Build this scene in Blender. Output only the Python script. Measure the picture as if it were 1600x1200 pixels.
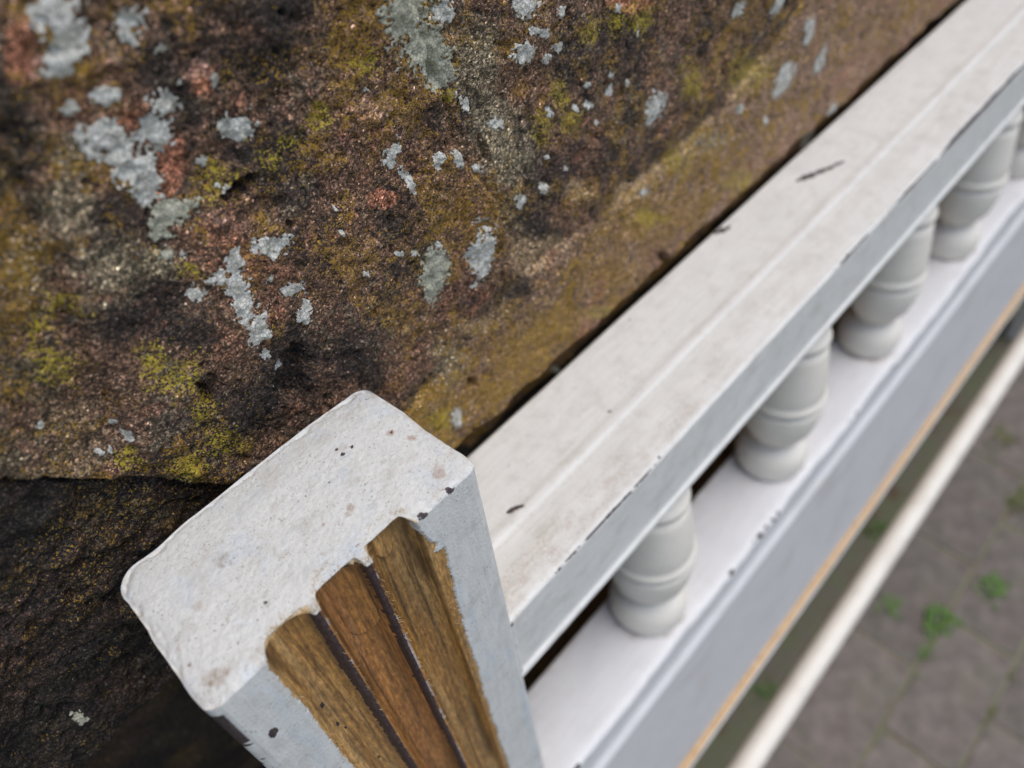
import bpy, math, random
import numpy as np
from mathutils import Matrix, Vector

# ------------------------------------------------------------------ clear
for o in list(bpy.data.objects):
    bpy.data.objects.remove(o, do_unlink=True)
S = bpy.context.scene
COL = S.collection
MM = 0.001

# ------------------------------------------------------------------ camera (phone held close, looking down and along the wall)
cam_d = bpy.data.cameras.new('camera')
cam = bpy.data.objects.new('camera', cam_d)
COL.objects.link(cam)
RW = np.array([[0.670856, -0.739891, -0.050145],
               [-0.596057, -0.497741, -0.630055],
               [0.441213, 0.452565, -0.77493]])
CAM_POS = np.array([6.761783, -68.244276, 130.456997]) * MM
mw = Matrix.Identity(4)
for i in range(3):
    mw[i][0] = RW[0][i]
    mw[i][1] = -RW[1][i]
    mw[i][2] = -RW[2][i]
    mw[i][3] = CAM_POS[i]
cam.matrix_world = mw
cam_d.sensor_width = 6.4
cam_d.lens = 1236.96 / 1600 * 6.4
cam_d.clip_start = 0.004
cam_d.clip_end = 200
cam_d.dof.use_dof = True
cam_d.dof.focus_distance = 0.166
cam_d.dof.aperture_fstop = 2.0
S.camera = cam

# ------------------------------------------------------------------ world, sun, exposure (bright overcast)
SUN_AZ, SUN_EL = math.radians(-50), math.radians(72)      # direction the light comes from: front and right of the wall
W = bpy.data.worlds.new('World')
S.world = W
W.use_nodes = True
nt = W.node_tree
bg = nt.nodes['Background']
sky = nt.nodes.new('ShaderNodeTexSky')
sky.sky_type = 'NISHITA'
sky.sun_disc = False
sky.sun_elevation = SUN_EL
sky.sun_rotation = math.pi / 2 - SUN_AZ
sky.air_density = 1.0
sky.dust_density = 1.0
sky.ozone_density = 1.3
nt.links.new(sky.outputs[0], bg.inputs[0])
bg.inputs[1].default_value = 0.082
sun_d = bpy.data.lights.new('sun', 'SUN')
sun_d.energy = 1.5
sun_d.angle = math.radians(50)
sun_d.color = (1.0, 0.968, 0.915)
sun = bpy.data.objects.new('sun', sun_d)
COL.objects.link(sun)
sdir = Vector((math.cos(SUN_EL) * math.cos(SUN_AZ), math.cos(SUN_EL) * math.sin(SUN_AZ), math.sin(SUN_EL)))
sun.rotation_euler = sdir.to_track_quat('Z', 'Y').to_euler()
sun.location = sdir * 5
S.view_settings.view_transform = 'Standard'
S.view_settings.look = 'None'
S.view_settings.gamma = 1.0
S.view_settings.exposure = 0.84
S.render.engine = 'CYCLES'
S.cycles.max_bounces = 4
S.cycles.diffuse_bounces = 4
S.cycles.glossy_bounces = 2
S.cycles.transmission_bounces = 1
S.cycles.volume_bounces = 0

# ------------------------------------------------------------------ numpy noise
#BEGIN_NUMPY
def _hash(ix, iy, seed):
    h = (ix.astype(np.int64) * 374761393 + iy.astype(np.int64) * 668265263 + seed * 1442695041) & 0xFFFFFFFF
    h = ((h ^ (h >> 13)) * 1274126177) & 0xFFFFFFFF
    h = ((h ^ (h >> 16)) * 2246822519) & 0xFFFFFFFF
    return ((h ^ (h >> 15)) & 0xFFFFFF) / float(0xFFFFFF)

def vn(x, y, scale, seed):
    """value noise, -1..1, feature size = scale"""
    c, s = math.cos(seed * 1.7), math.sin(seed * 1.7)
    X = (x * c - y * s) / scale + seed * 17.31
    Y = (x * s + y * c) / scale + seed * 5.77
    ix = np.floor(X); iy = np.floor(Y)
    fx = X - ix; fy = Y - iy
    fx = fx * fx * fx * (fx * (fx * 6 - 15) + 10); fy = fy * fy * fy * (fy * (fy * 6 - 15) + 10)
    a = _hash(ix, iy, seed); b = _hash(ix + 1, iy, seed)
    c2 = _hash(ix, iy + 1, seed); d = _hash(ix + 1, iy + 1, seed)
    return ((a * (1 - fx) + b * fx) * (1 - fy) + (c2 * (1 - fx) + d * fx) * fy) * 2 - 1

def fbm(x, y, scale, octv, seed, gain=0.5):
    t = 0; a = 1.0; n = 0
    for i in range(octv):
        t = t + a * vn(x, y, scale, seed + i * 7)
        n += a; a *= gain; scale *= 0.5
    return t / n

def sst(a, b, x):
    t = np.clip((x - a) / (b - a), 0, 1)
    return t * t * (3 - 2 * t)

# wall plane in world millimetres: u = x, v = z, h = out of the wall towards -y
WALL_Y = 46.5
J2 = ([40, 60, 78, 102, 127, 182, 229, 262, 285, 310, 345, 480], [-75, -60, -42, -33.6, -24, -29, -24, -12, 4, 30, 70, 190])
J3 = ([-40, -23, -14, 6, 27, 44, 65, 130], [128, 126, 122.5, 117, 108.6, 105.4, 100.7, 94])
J4 = ([20, 33, 48, 67, 80, 130], [19, 20.4, 24, 27.8, 21, 10])
HOLES = []          # (u, v, quadratic form a b c, depth)
def wall_fields(u, v):
    uw = u + 1.6 * fbm(u, v, 9, 3, 11) + 0.35 * vn(u, v, 1.3, 12)
    vw = v + 1.6 * fbm(u, v, 9, 3, 21) + 0.35 * vn(u, v, 1.3, 22)
    us = u + 0.5 * fbm(u, v, 7, 3, 31)
    vs = v + 0.5 * fbm(u, v, 7, 3, 41)
    s1 = (us + 5.6) * 0.768 + (vs - 25.3) * 0.641
    s2 = (vw - np.interp(uw, *J2)) * 0.9
    s3 = uw - np.interp(vw, *J3)
    s4 = uw - np.interp(vw, *J4)
    s5 = vw + 74
    return s1, s2, s3, s4, s5

def stone_id(f):
    s1, s2, s3, s4, s5 = f
    r = np.where(s2 < 0, 2, np.where(s3 < 0, 0, 1))
    r = np.where(s1 < 0, np.where(s5 < 0, 4, 3), r)
    return r

def wall_h(u, v, fine=True, f=None):
    if f is None:
        f = wall_fields(u, v)
    s1, s2, s3, s4, s5 = f
    big = 2.0 * fbm(u, v, 34, 2, 51)
    mid = 1.25 * fbm(u, v, 9, 2, 61)
    sm = 0.70 * fbm(u, v, 3.0, 2, 71)
    sm = sm - 1.0 * sst(.38, .75, fbm(u, v, 4.5, 2, 75)) - .55 * sst(.45, .8, vn(u, v, 1.7, 77))
    fi = 0.0
    if fine:
        fi = 0.30 * fbm(u, v, 1.0, 3, 81, 0.65)
    A = big + mid + sm + fi - 2.2 * sst(1.0, -1.2, s4)
    B = big * 0.9 - 0.9 + mid + sm + fi
    C = -0.6 + big * 0.45 + mid * 0.6 + sm * 0.7 + fi * 0.8
    D = -5.0 + big * 1.4 + mid * 1.5 + 1.5 * sm + fi * 1.3 + 1.6 * np.abs(fbm(u * .4 + v * .5, v - u * .3, 7, 3, 97))
    E = -34 + mid
    wB = sst(-0.7, 0.9, s3)
    wC = sst(1.5, -1.8, s2)
    wD = sst(0.5, -0.5, s1)
    wE = sst(1.5, -3.5, s5) * wD
    h = A * (1 - wB) + B * wB
    n4 = np.clip(0.6 + 1.2 * fbm(u, v, 12, 2, 91), 0, 1.4)
    h = h - (1.5 * n4) * np.exp(-(s3 / 0.8) ** 2) * (1 - wC)
    h = h * (1 - wC) + C * wC
    h = h - (1.3 * n4) * np.exp(-((s2 + 0.3) / 1.1) ** 2) * (1 - wD)
    h = h - 0.9 * np.exp(-((s2 - 2.0) / 4.0) ** 2) * (1 - wD)
    h = h - 1.1 * np.clip(n4, .3, 1) * np.exp(-(s4 / 0.9) ** 2) * (1 - wB) * (1 - wC) * (v > 18)
    h = h + 0.7 * np.exp(-((s1 - 2.0) / 2.0) ** 2) * (1 - wD)
    h = h - 24.0 * sst(-75.0, -76.3, v + 2.4 * fbm(u, v, 14, 4, 95, .6)) * sst(30, 70, u)
    h = h * (1 - wD) + D * wD
    h = h - 4.0 * np.exp(-((s1 + 0.6) / 0.5) ** 2)
    h = h * (1 - wE) + E * wE
    for (hu, hv, a, b, c, dp) in HOLES:
        du = u - hu; dv = v - hv
        q = a * du * du + 2 * b * du * dv + c * dv * dv
        q = q * (1 + 0.35 * vn(u, v, 0.9, 101))
        h = h - dp * sst(1.25, 0.55, q)
    return h
#END_NUMPY
#DATA_BEGIN
HOLES = [
    (52.14, -0.36, 0.04595, -0.009762, 0.01793, 4),
    (35.79, 12.67, 0.1979, 0.04689, 0.1163, 3),
    (56.99, 46.3, 0.08551, -0.03706, 0.277, 9),
    (62.71, 35.36, 1.365, 0.4619, 1.265, 4),
    (103.78, -52.39, 0.3538, 0.1334, 0.1728, 4),
    (34.16, 9.77, 0.488, 0.06523, 0.2452, 5),
    (36.16, 18.46, 1.602, 0.3002, 0.9493, 3),
    (204.29, -72.73, 0.1674, 0.1225, 0.1562, 4),
    (73.56, 71.29, 1.806, 1.039, 3.876, 3),
    (115.97, 22.99, 1.12, 0.2325, 0.1079, 3),
    (110.41, 47.09, 1.938, 0.08487, 0.8525, 2),
    (105.48, 29.62, 2.97, -0.1315, 0.6622, 2),
]
LICHENS = [
    ('w', [(41.71, 83.65, 0.07481, -0.004972, 0.09152, 5.53), (41.42, 80.57, 0.06575, -0.0007093, 0.0821, 5.85), (38.09, 77.71, 0.1883, 0.002465, 0.2288, 3.46), (39.2, 84.19, 0.5342, -0.1635, 0.4192, 2.72)]),
    ('w', [(50.42, 78.76, 0.1684, -0.02268, 0.1572, 4.02)]),
    ('w', [(52.64, 74.12, 0.8974, 0.126, 1.191, 1.63)]),
    ('w', [(42.39, 71.1, 0.3067, -0.001391, 0.3174, 2.71)]),
    ('w', [(37.3, 71.89, 0.4962, -0.02039, 0.4988, 2.17)]),
    ('w', [(36.43, 67.97, 0.9662, -0.3885, 0.419, 3.22)]),
    ('w', [(49.83, 65.89, 0.1017, 0.007622, 0.08452, 5.25), (47.13, 63.42, 0.1284, -0.0005157, 0.07108, 5.63), (39.63, 65.56, 0.1094, -0.0002241, 0.103, 4.67), (40.88, 62.32, 0.06974, 0.001121, 0.06359, 5.96), (41.59, 58.66, 0.07086, -0.003866, 0.05415, 6.5), (41.91, 54.85, 0.1806, 0.007721, 0.1513, 3.88)]),
    ('g', [(44.0, 50.1, 0.05719, 0.02322, 0.1077, 6.84), (41.0, 49.44, 0.3165, -0.03627, 0.1865, 3.56)]),
    ('w', [(60.38, 56.34, 0.09598, -0.007692, 0.1224, 4.89)]),
    ('w', [(52.4, 54.31, 1.016, 0.1113, 0.9179, 1.63)]),
    ('w', [(53.38, 49.05, 3.068, 0.388, 2.621, 0.97)]),
    ('w', [(54.6, 47.43, 0.6478, 0.1409, 0.6128, 2.15)]),
    ('w', [(59.28, 65.93, 0.7125, -0.0863, 0.4789, 2.23)]),
    ('w', [(57.88, 33.75, 0.09259, 0.07696, 0.2024, 6.52)]),
    ('w', [(49.78, 35.19, 0.262, -0.03249, 0.1121, 4.62), (46.37, 33.97, 0.28, 0.03678, 0.2528, 3.15), (48.22, 30.58, 0.1297, 0.01716, 0.08422, 5.35), (48.08, 26.54, 0.2139, 0.01946, 0.1237, 4.34), (41.53, 33.12, 0.2451, 0.04672, 0.1783, 3.82), (44.16, 34.32, 0.8707, 0.2444, 0.7166, 2.05)]),
    ('w', [(47.44, 23.61, 0.1973, -0.05148, 0.1356, 4.6)]),
    ('w', [(55.09, 27.28, 1.412, -0.1016, 0.5848, 1.98)]),
    ('w', [(59.25, 21.24, 0.1679, 0.1033, 0.3328, 4.36)]),
    ('w', [(59.48, 14.23, 0.1967, -0.01636, 0.09533, 4.93)]),
    ('w', [(48.93, 18.69, 0.1251, -0.0313, 0.06915, 6.39)]),
    ('w', [(48.49, 10.59, 0.6109, 0.1349, 0.3583, 2.74)]),
    ('w', [(51.12, 1.21, 0.4195, 0.06895, 0.2071, 3.47)]),
    ('w', [(48.05, -0.45, 3.231, 0.4852, 1.53, 1.27)]),
    ('g', [(40.64, 46.42, 0.2732, 0.1129, 0.3067, 3.58), (39.92, 43.1, 0.599, 0.0368, 0.4248, 2.32)]),
    ('w', [(42.41, 41.4, 2.271, 0.1769, 1.614, 1.2)]),
    ('g', [(100.24, 59.95, 0.02574, 0.006233, 0.02761, 10.51), (102.62, 52.78, 0.02565, 0.01647, 0.03315, 13.41), (106.52, 45.76, 0.04639, 0.02446, 0.06763, 8.61), (97.08, 59.55, 0.1596, -0.001623, 0.08328, 5.2)]),
    ('w', [(109.35, 56.85, 0.1463, 0.03776, 0.1503, 4.51)]),
    ('w', [(91.0, 34.52, 0.2215, -0.07543, 0.132, 5.03)]),
    ('w', [(93.53, 26.24, 0.4484, 0.09465, 0.09575, 5.59)]),
    ('w', [(102.4, 26.78, 0.4268, -0.0871, 0.258, 3.19)]),
    ('w', [(107.15, 25.3, 0.3129, 0.1011, 0.2486, 3.59)]),
    ('w', [(112.98, 19.38, 0.4205, 0.2472, 0.4985, 3.28)]),
    ('w', [(111.45, 36.61, 0.5285, 0.1713, 0.195, 4.28)]),
    ('w', [(120.83, 27.02, 0.2397, 0.1684, 0.3604, 4.31)]),
    ('w', [(126.37, 1.72, 0.1868, 0.1139, 0.1984, 5.35)]),
    ('w', [(111.15, -5.06, 0.05347, -0.00511, 0.01489, 12.58)]),
    ('g', [(96.09, -0.93, 0.06004, -0.006857, 0.01456, 12.89)]),
    ('w', [(97.9, 5.81, 1.049, 0.1152, 0.4184, 2.38)]),
    ('w', [(86.96, 10.39, 0.8255, 0.6759, 1.088, 2.9)]),
    ('w', [(91.18, 7.39, 1.14, 0.5756, 1.051, 2.08)]),
    ('w', [(131.05, 50.35, 0.05199, 0.0268, 0.08909, 7.7)]),
    ('w', [(137.46, 41.65, 0.3969, 0.1794, 0.4557, 3.03)]),
    ('w', [(143.33, 44.01, 0.2692, 0.1836, 0.4701, 3.75)]),
    ('w', [(130.28, 40.16, 0.08577, 0.04662, 0.1173, 6.56)]),
    ('w', [(142.84, 35.67, 0.3192, 0.2124, 0.503, 3.54)]),
    ('w', [(138.65, 34.94, 0.4669, 0.1677, 0.4051, 2.91)]),
    ('w', [(155.28, 20.25, 0.5444, 0.314, 0.6422, 2.86)]),
    ('w', [(139.14, 20.61, 0.4233, 0.1513, 0.3202, 3.26)]),
    ('w', [(165.39, 13.93, 0.3792, 0.02351, 0.3593, 2.56)]),
    ('w', [(166.46, 35.93, 0.5055, 0.2759, 0.6224, 2.83)]),
    ('w', [(134.27, 43.51, 0.4341, 0.5272, 1.312, 3.47)]),
    ('w', [(188.43, -2.12, 0.03265, 0.005322, 0.02696, 9.73)]),
    ('w', [(164.45, 18.88, 1.01, 0.4494, 0.8543, 2.17)]),
    ('w', [(138.31, 8.1, 1.126, 0.2713, 0.5387, 2.28)]),
    ('w', [(145.43, 0.86, 0.5917, 0.3723, 0.6578, 2.99)]),
    ('w', [(160.02, 6.79, 0.9801, 0.4043, 0.7154, 2.31)]),
    ('w', [(136.4, -0.51, 0.5083, 0.1583, 0.2868, 3.32)]),
    ('w', [(155.47, 14.51, 0.4093, 0.4001, 0.8017, 3.75)]),
    ('w', [(150.01, 16.3, 0.7929, 0.4182, 0.8263, 2.4)]),
    ('w', [(232.84, 9.14, 0.06903, 0.0188, 0.0618, 6.97)]),
    ('w', [(253.56, 3.11, 0.0549, 0.01636, 0.04554, 8.23)]),
    ('w', [(284.43, -17.39, 0.05296, 0.02003, 0.04333, 9.04)]),
    ('w', [(272.96, -32.43, 0.01965, 0.005727, 0.01581, 13.88)]),
    ('w', [(304.39, -38.41, 0.03722, 0.01143, 0.02861, 10.43)]),
    ('w', [(241.36, -28.55, 0.166, 0.1342, 0.2082, 6.63)]),
    ('w', [(330.75, -73.97, 0.05607, 0.02203, 0.04141, 9.39)]),
    ('w', [(372.35, -119.46, 0.02472, 0.01178, 0.02122, 14.26)]),
    ('w', [(264.16, -44.69, 0.3477, 0.2145, 0.248, 5.38)]),
    ('w', [(8.07, 24.66, 2.352, 0.03076, 1.241, 1.35)]),
    ('w', [(18.32, 12.88, 1.372, -0.2816, 0.4896, 2.35)]),
    ('w', [(12.66, 13.0, 2.757, 0.2092, 1.316, 1.32)]),
    ('w', [(14.29, 11.98, 3.018, -0.4163, 1.174, 1.44)]),
    ('w', [(17.59, 16.88, 1.992, 0.6101, 1.233, 1.59)]),
    ('g', [(-25.73, -56.94, 0.596, -0.002715, 0.1196, 4.34)]),
    ('w', [(95.49, -61.98, 0.2297, -0.03405, 0.0485, 7.29)]),
    ('w', [(168.02, -122.46, 0.1714, 0.1076, 0.1187, 8.1)]),
    ('w', [(76.83, 12.2, 1.36, 0.5905, 1.146, 1.86)]),
    ('w', [(186.66, -32.27, 0.3193, 0.2766, 0.4289, 4.94)]),
    ('w', [(175.39, 26.06, 0.6005, 0.277, 0.5331, 2.8)]),
    ('w', [(173.0, 12.54, 0.8371, 0.2772, 0.4403, 2.75)]),
    ('w', [(73.96, 31.38, 3.181, 0.8586, 2.626, 1.06)]),
    ('w', [(87.47, 50.77, 3.199, 1.064, 3.741, 0.97)]),
    ('w', [(73.49, 25.76, 2.727, 0.3238, 1.568, 1.23)]),
]
BLOBS = [
    ('y', 88.0, 56.35, 0.09263, 0.03055, 0.1166),
    ('y', 69.36, 49.42, 0.1368, 0.07634, 0.2046),
    ('y', 63.84, 48.47, 0.1919, 0.07639, 0.2324),
    ('y', 53.8, 48.56, 0.07356, 0.02196, 0.0787),
    ('y', 53.98, 52.11, 0.1978, 0.08266, 0.2555),
    ('y', 61.35, 54.56, 0.7333, 0.1215, 0.7156),
    ('y', 165.3, 33.35, 0.03226, 0.02802, 0.06622),
    ('y', 155.92, 34.13, 0.0416, 0.03439, 0.08081),
    ('y', 143.92, 22.51, 0.09924, 0.03174, 0.06783),
    ('y', 136.92, 17.6, 0.0947, 0.01502, 0.03404),
    ('y', 148.41, 13.51, 0.05514, 0.03673, 0.07137),
    ('y', 22.06, 44.84, 0.1609, 0.07861, 0.1709),
    ('y', 17.82, 43.32, 0.2379, -0.01841, 0.149),
    ('y', 15.31, 34.74, 0.07479, 0.003575, 0.04625),
    ('y', 31.97, 18.22, 0.04642, 0.01114, 0.02864),
    ('y', 29.14, 26.01, 0.1008, 0.01322, 0.06105),
    ('y', 32.22, 8.26, 0.1059, 0.03666, 0.0648),
    ('y', 23.81, -3.23, 0.09549, 0.03522, 0.05003),
    ('y', 15.58, 6.98, 0.1406, 0.04461, 0.07608),
    ('y', 33.19, -5.11, 0.05431, 0.01943, 0.02971),
    ('y', 204.88, -29.75, 0.02234, 0.01594, 0.02399),
    ('y', 107.64, 39.96, 0.2618, 0.1207, 0.3211),
    ('y', 42.45, 38.32, 0.2568, 0.09849, 0.2489),
    ('y', 76.67, 50.67, 0.139, 0.02607, 0.1293),
    ('o', 68.5, 20.16, 0.01133, 0.004213, 0.009282),
    ('o', 92.22, 19.18, 0.01063, 0.003957, 0.009024),
    ('o', 78.83, -4.98, 0.008264, 0.005943, 0.008356),
    ('o', 69.01, 63.1, 0.04531, 0.008896, 0.05263),
    ('y', 176.91, 28.76, 0.0225, 0.02236, 0.05192),
    ('y', 207.95, -3.79, 0.02581, 0.01568, 0.02507),
    ('y', 243.84, -15.85, 0.007407, 0.009279, 0.01826),
    ('d', 53.56, 3.67, 0.0113, 0.0002393, 0.004458),
    ('d', 41.54, -1.72, 0.01767, 0.004235, 0.009106),
    ('d', 86.74, 26.62, 0.06309, 0.02151, 0.05538),
    ('d', 86.55, 19.55, 0.04974, 0.02262, 0.0482),
    ('d', 69.59, 65.16, 0.02755, 0.001461, 0.0254),
    ('d', 72.41, 71.82, 0.03331, 0.03518, 0.1073),
    ('d', 57.93, 57.41, 0.127, 0.03606, 0.1548),
    ('d', 59.99, 51.93, 0.2048, 0.1242, 0.3221),
    ('d', 31.15, 77.11, 0.1495, -0.06498, 0.07859),
    ('d', 29.59, 71.63, 0.2829, -0.05893, 0.2253),
    ('d', 50.9, 72.42, 0.08591, -0.006247, 0.07812),
    ('d', 51.94, 66.55, 0.06921, 0.02428, 0.1045),
    ('d', 53.55, 62.52, 0.1841, 0.01803, 0.186),
    ('d', 34.24, 36.28, 0.02387, 0.0009502, 0.01503),
    ('d', 36.95, 27.15, 0.03276, 0.01549, 0.02873),
    ('d', 26.9, 38.56, 0.04547, 0.007621, 0.03331),
    ('d', 114.78, 31.72, 0.03211, 0.008884, 0.0248),
    ('d', 62.22, 26.26, 0.3246, 0.197, 0.3651),
    ('d', 132.25, -9.8, 0.02818, 0.01862, 0.02998),
    ('d', 122.06, -26.38, 0.02171, 0.01697, 0.02355),
    ('d', 71.1, -19.39, 0.03321, 0.003122, 0.01152),
    ('d', 65.83, -7.11, 0.02574, 0.006106, 0.01326),
    ('d', 139.38, -19.32, 0.0301, 0.02413, 0.03676),
    ('d', 167.36, 34.37, 0.04519, 0.02575, 0.05746),
    ('r', 47.92, 56.79, 0.1138, -0.02432, 0.05835),
    ('r', 44.69, 66.21, 0.2404, 0.04952, 0.3033),
    ('r', 57.57, 66.79, 0.1687, -0.01048, 0.1344),
    ('r', 43.79, 53.19, 0.2282, 0.01335, 0.19),
    ('p', 57.48, 68.84, 0.2373, 0.04711, 0.3103),
    ('p', 88.83, 46.78, 0.07904, 0.0696, 0.1653),
    ('p', 50.73, 43.63, 0.5992, 0.3829, 0.8216),
    ('p', 93.75, 37.78, 0.4979, 0.2924, 0.7033),
    ('r', 86.42, 26.07, 0.1023, 0.07183, 0.1412),
    ('r', 171.1, 35.34, 0.02652, 0.04707, 0.1206),
    ('p', 35.76, 78.41, 0.3639, -0.02954, 0.3953),
    ('r', 34.81, 81.48, 0.203, -0.08587, 0.1147),
    ('g', 116.74, 43.45, 0.01869, 0.004034, 0.01363),
    ('g', 121.48, 25.45, 0.01552, 0.003804, 0.009823),
    ('g', 123.74, 16.01, 0.01541, 0.009667, 0.01878),
    ('g', 31.24, 46.41, 0.02807, 0.0001053, 0.01937),
    ('g', 29.27, 58.94, 0.04865, -0.002229, 0.03892),
    ('g', 37.35, 42.94, 0.07599, 0.03149, 0.07978),
    ('g', 20.57, 52.66, 0.07176, -0.01631, 0.04233),
    ('g', 34.99, 65.7, 0.0763, -0.00251, 0.06949),
    ('g', 108.44, 57.39, 0.1058, 0.04879, 0.1617),
    ('t', 128.28, -18.58, 0.02143, 0.01311, 0.01984),
    ('t', 140.59, -23.11, 0.04343, 0.04425, 0.06604),
    ('t', 180.66, -29.13, 0.03187, 0.0382, 0.06226),
    ('t', 104.85, -28.12, 0.05318, 0.04673, 0.05924),
    ('t', 151.77, -11.42, 0.03112, 0.03003, 0.04979),
    ('t', 216.73, -31.24, 0.03044, 0.04439, 0.07962),
    ('g', 223.47, -31.97, 0.02092, 0.03292, 0.06038),
    ('g', 95.66, -36.86, 0.02394, 0.004639, 0.008638),
    ('o', 108.35, -60.23, 0.01049, 0.005426, 0.006248),
    ('o', 120.53, -55.96, 0.007889, 0.003479, 0.004321),
    ('o', 167.69, -54.41, 0.00614, 0.005473, 0.007318),
    ('o', 185.42, -44.35, 0.004352, 0.003696, 0.005353),
    ('o', 141.14, -60.84, 0.007188, 0.005444, 0.006555),
    ('o', 209.51, -53.96, 0.00546, 0.005196, 0.007621),
    ('y', 162.61, -69.39, 0.04528, 0.0405, 0.05002),
    ('y', 189.68, -44.56, 0.03564, 0.04416, 0.06794),
    ('y', 89.72, -56.12, 0.04218, 0.02302, 0.02525),
    ('y', 257.88, -71.38, 0.01009, 0.01043, 0.01554),
]
#DATA_END

# ------------------------------------------------------------------ object helpers
def link(name, data, parent=None):
    o = bpy.data.objects.new(name, data)
    COL.objects.link(o)
    if parent is not None:
        o.parent = parent
    return o

def np_mesh(name, verts_mm, faces, mat, smooth=True, attrs=None):
    """verts in millimetres (n,3); faces (m,4) or (m,3) int array"""
    me = bpy.data.meshes.new(name)
    verts = np.ascontiguousarray(verts_mm, dtype=np.float32) * np.float32(MM)
    faces = np.ascontiguousarray(faces, dtype=np.int32)
    k = faces.shape[1]
    me.vertices.add(len(verts))
    me.vertices.foreach_set('co', verts.ravel())
    me.loops.add(faces.size)
    me.loops.foreach_set('vertex_index', faces.ravel())
    me.polygons.add(len(faces))
    me.polygons.foreach_set('loop_start', np.arange(0, faces.size, k, dtype=np.int32))
    me.polygons.foreach_set('loop_total', np.full(len(faces), k, dtype=np.int32))
    me.update(calc_edges=True)
    me.polygons.foreach_set('use_smooth', np.full(len(faces), bool(smooth)))
    for an, (kind, arr) in (attrs or {}).items():
        at = me.attributes.new(an, kind, 'POINT')
        if kind == 'FLOAT':
            at.data.foreach_set('value', np.ascontiguousarray(arr, dtype=np.float32).ravel())
        else:
            a4 = np.ones((len(verts), 4), dtype=np.float32); a4[:, :3] = arr
            at.data.foreach_set('color', a4.ravel())
    if mat is not None:
        me.materials.append(mat)
    me.validate()
    return me

def grid_faces(n, m, wrap=False):
    """quads of an n x m vertex grid (row-major); wrap closes the second axis"""
    i = np.arange(n - 1)[:, None]
    j = np.arange(m if wrap else m - 1)[None, :]
    j2 = (j + 1) % m
    return np.stack([i * m + j, (i + 1) * m + j, (i + 1) * m + j2, i * m + j2], -1).reshape(-1, 4)

def sub_mesh(name, P, F, keep, mat, attrs=None, smooth=True):
    F = F[keep]
    used = np.unique(F)
    remap = np.zeros(len(P), dtype=np.int64); remap[used] = np.arange(len(used))
    at = {k: (kd, a[used]) for k, (kd, a) in (attrs or {}).items()}
    return np_mesh(name, P[used], remap[F], mat, smooth, at)

class MB:
    """collects plain polygons (millimetres)"""
    def __init__(s): s.v = []; s.f = []
    def add(s, vs, fs):
        b = len(s.v); s.v += [tuple(p) for p in vs]; s.f += [tuple(b + i for i in f) for f in fs]
    def box(s, x0, x1, y0, y1, z0, z1, c=0.0):
        if c <= 0:
            vs = [(x, y, z) for x in (x0, x1) for y in (y0, y1) for z in (z0, z1)]
            s.add(vs, [(0, 1, 3, 2), (4, 6, 7, 5), (0, 4, 5, 1), (2, 3, 7, 6), (0, 2, 6, 4), (1, 5, 7, 3)])
        else:
            xs = (x0, x1); ys = (y0, y1); zs = (z0, z1)
            import bmesh
            bm = bmesh.new()
            bmesh.ops.create_cube(bm, size=1)
            for v in bm.verts:
                v.co = Vector((xs[v.co.x > 0], ys[v.co.y > 0], zs[v.co.z > 0]))
            bmesh.ops.bevel(bm, geom=list(bm.edges), offset=c, segments=2, affect='EDGES')
            bm.verts.index_update()
            s.add([v.co[:] for v in bm.verts], [tuple(v.index for v in f.verts) for f in bm.faces])
            bm.free()
    def mesh(s, name, mat, smooth=False):
        me = bpy.data.meshes.new(name)
        me.from_pydata([(a * MM, b * MM, c * MM) for a, b, c in s.v], [], s.f)
        me.materials.append(mat)
        if smooth:
            me.polygons.foreach_set('use_smooth', [True] * len(me.polygons))
        me.update()
        return me

def tag(o, label=None, cat=None, group=None, kind=None):
    if label: o['label'] = label
    if cat: o['category'] = cat
    if group: o['group'] = group
    if kind: o['kind'] = kind
    return o

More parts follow.
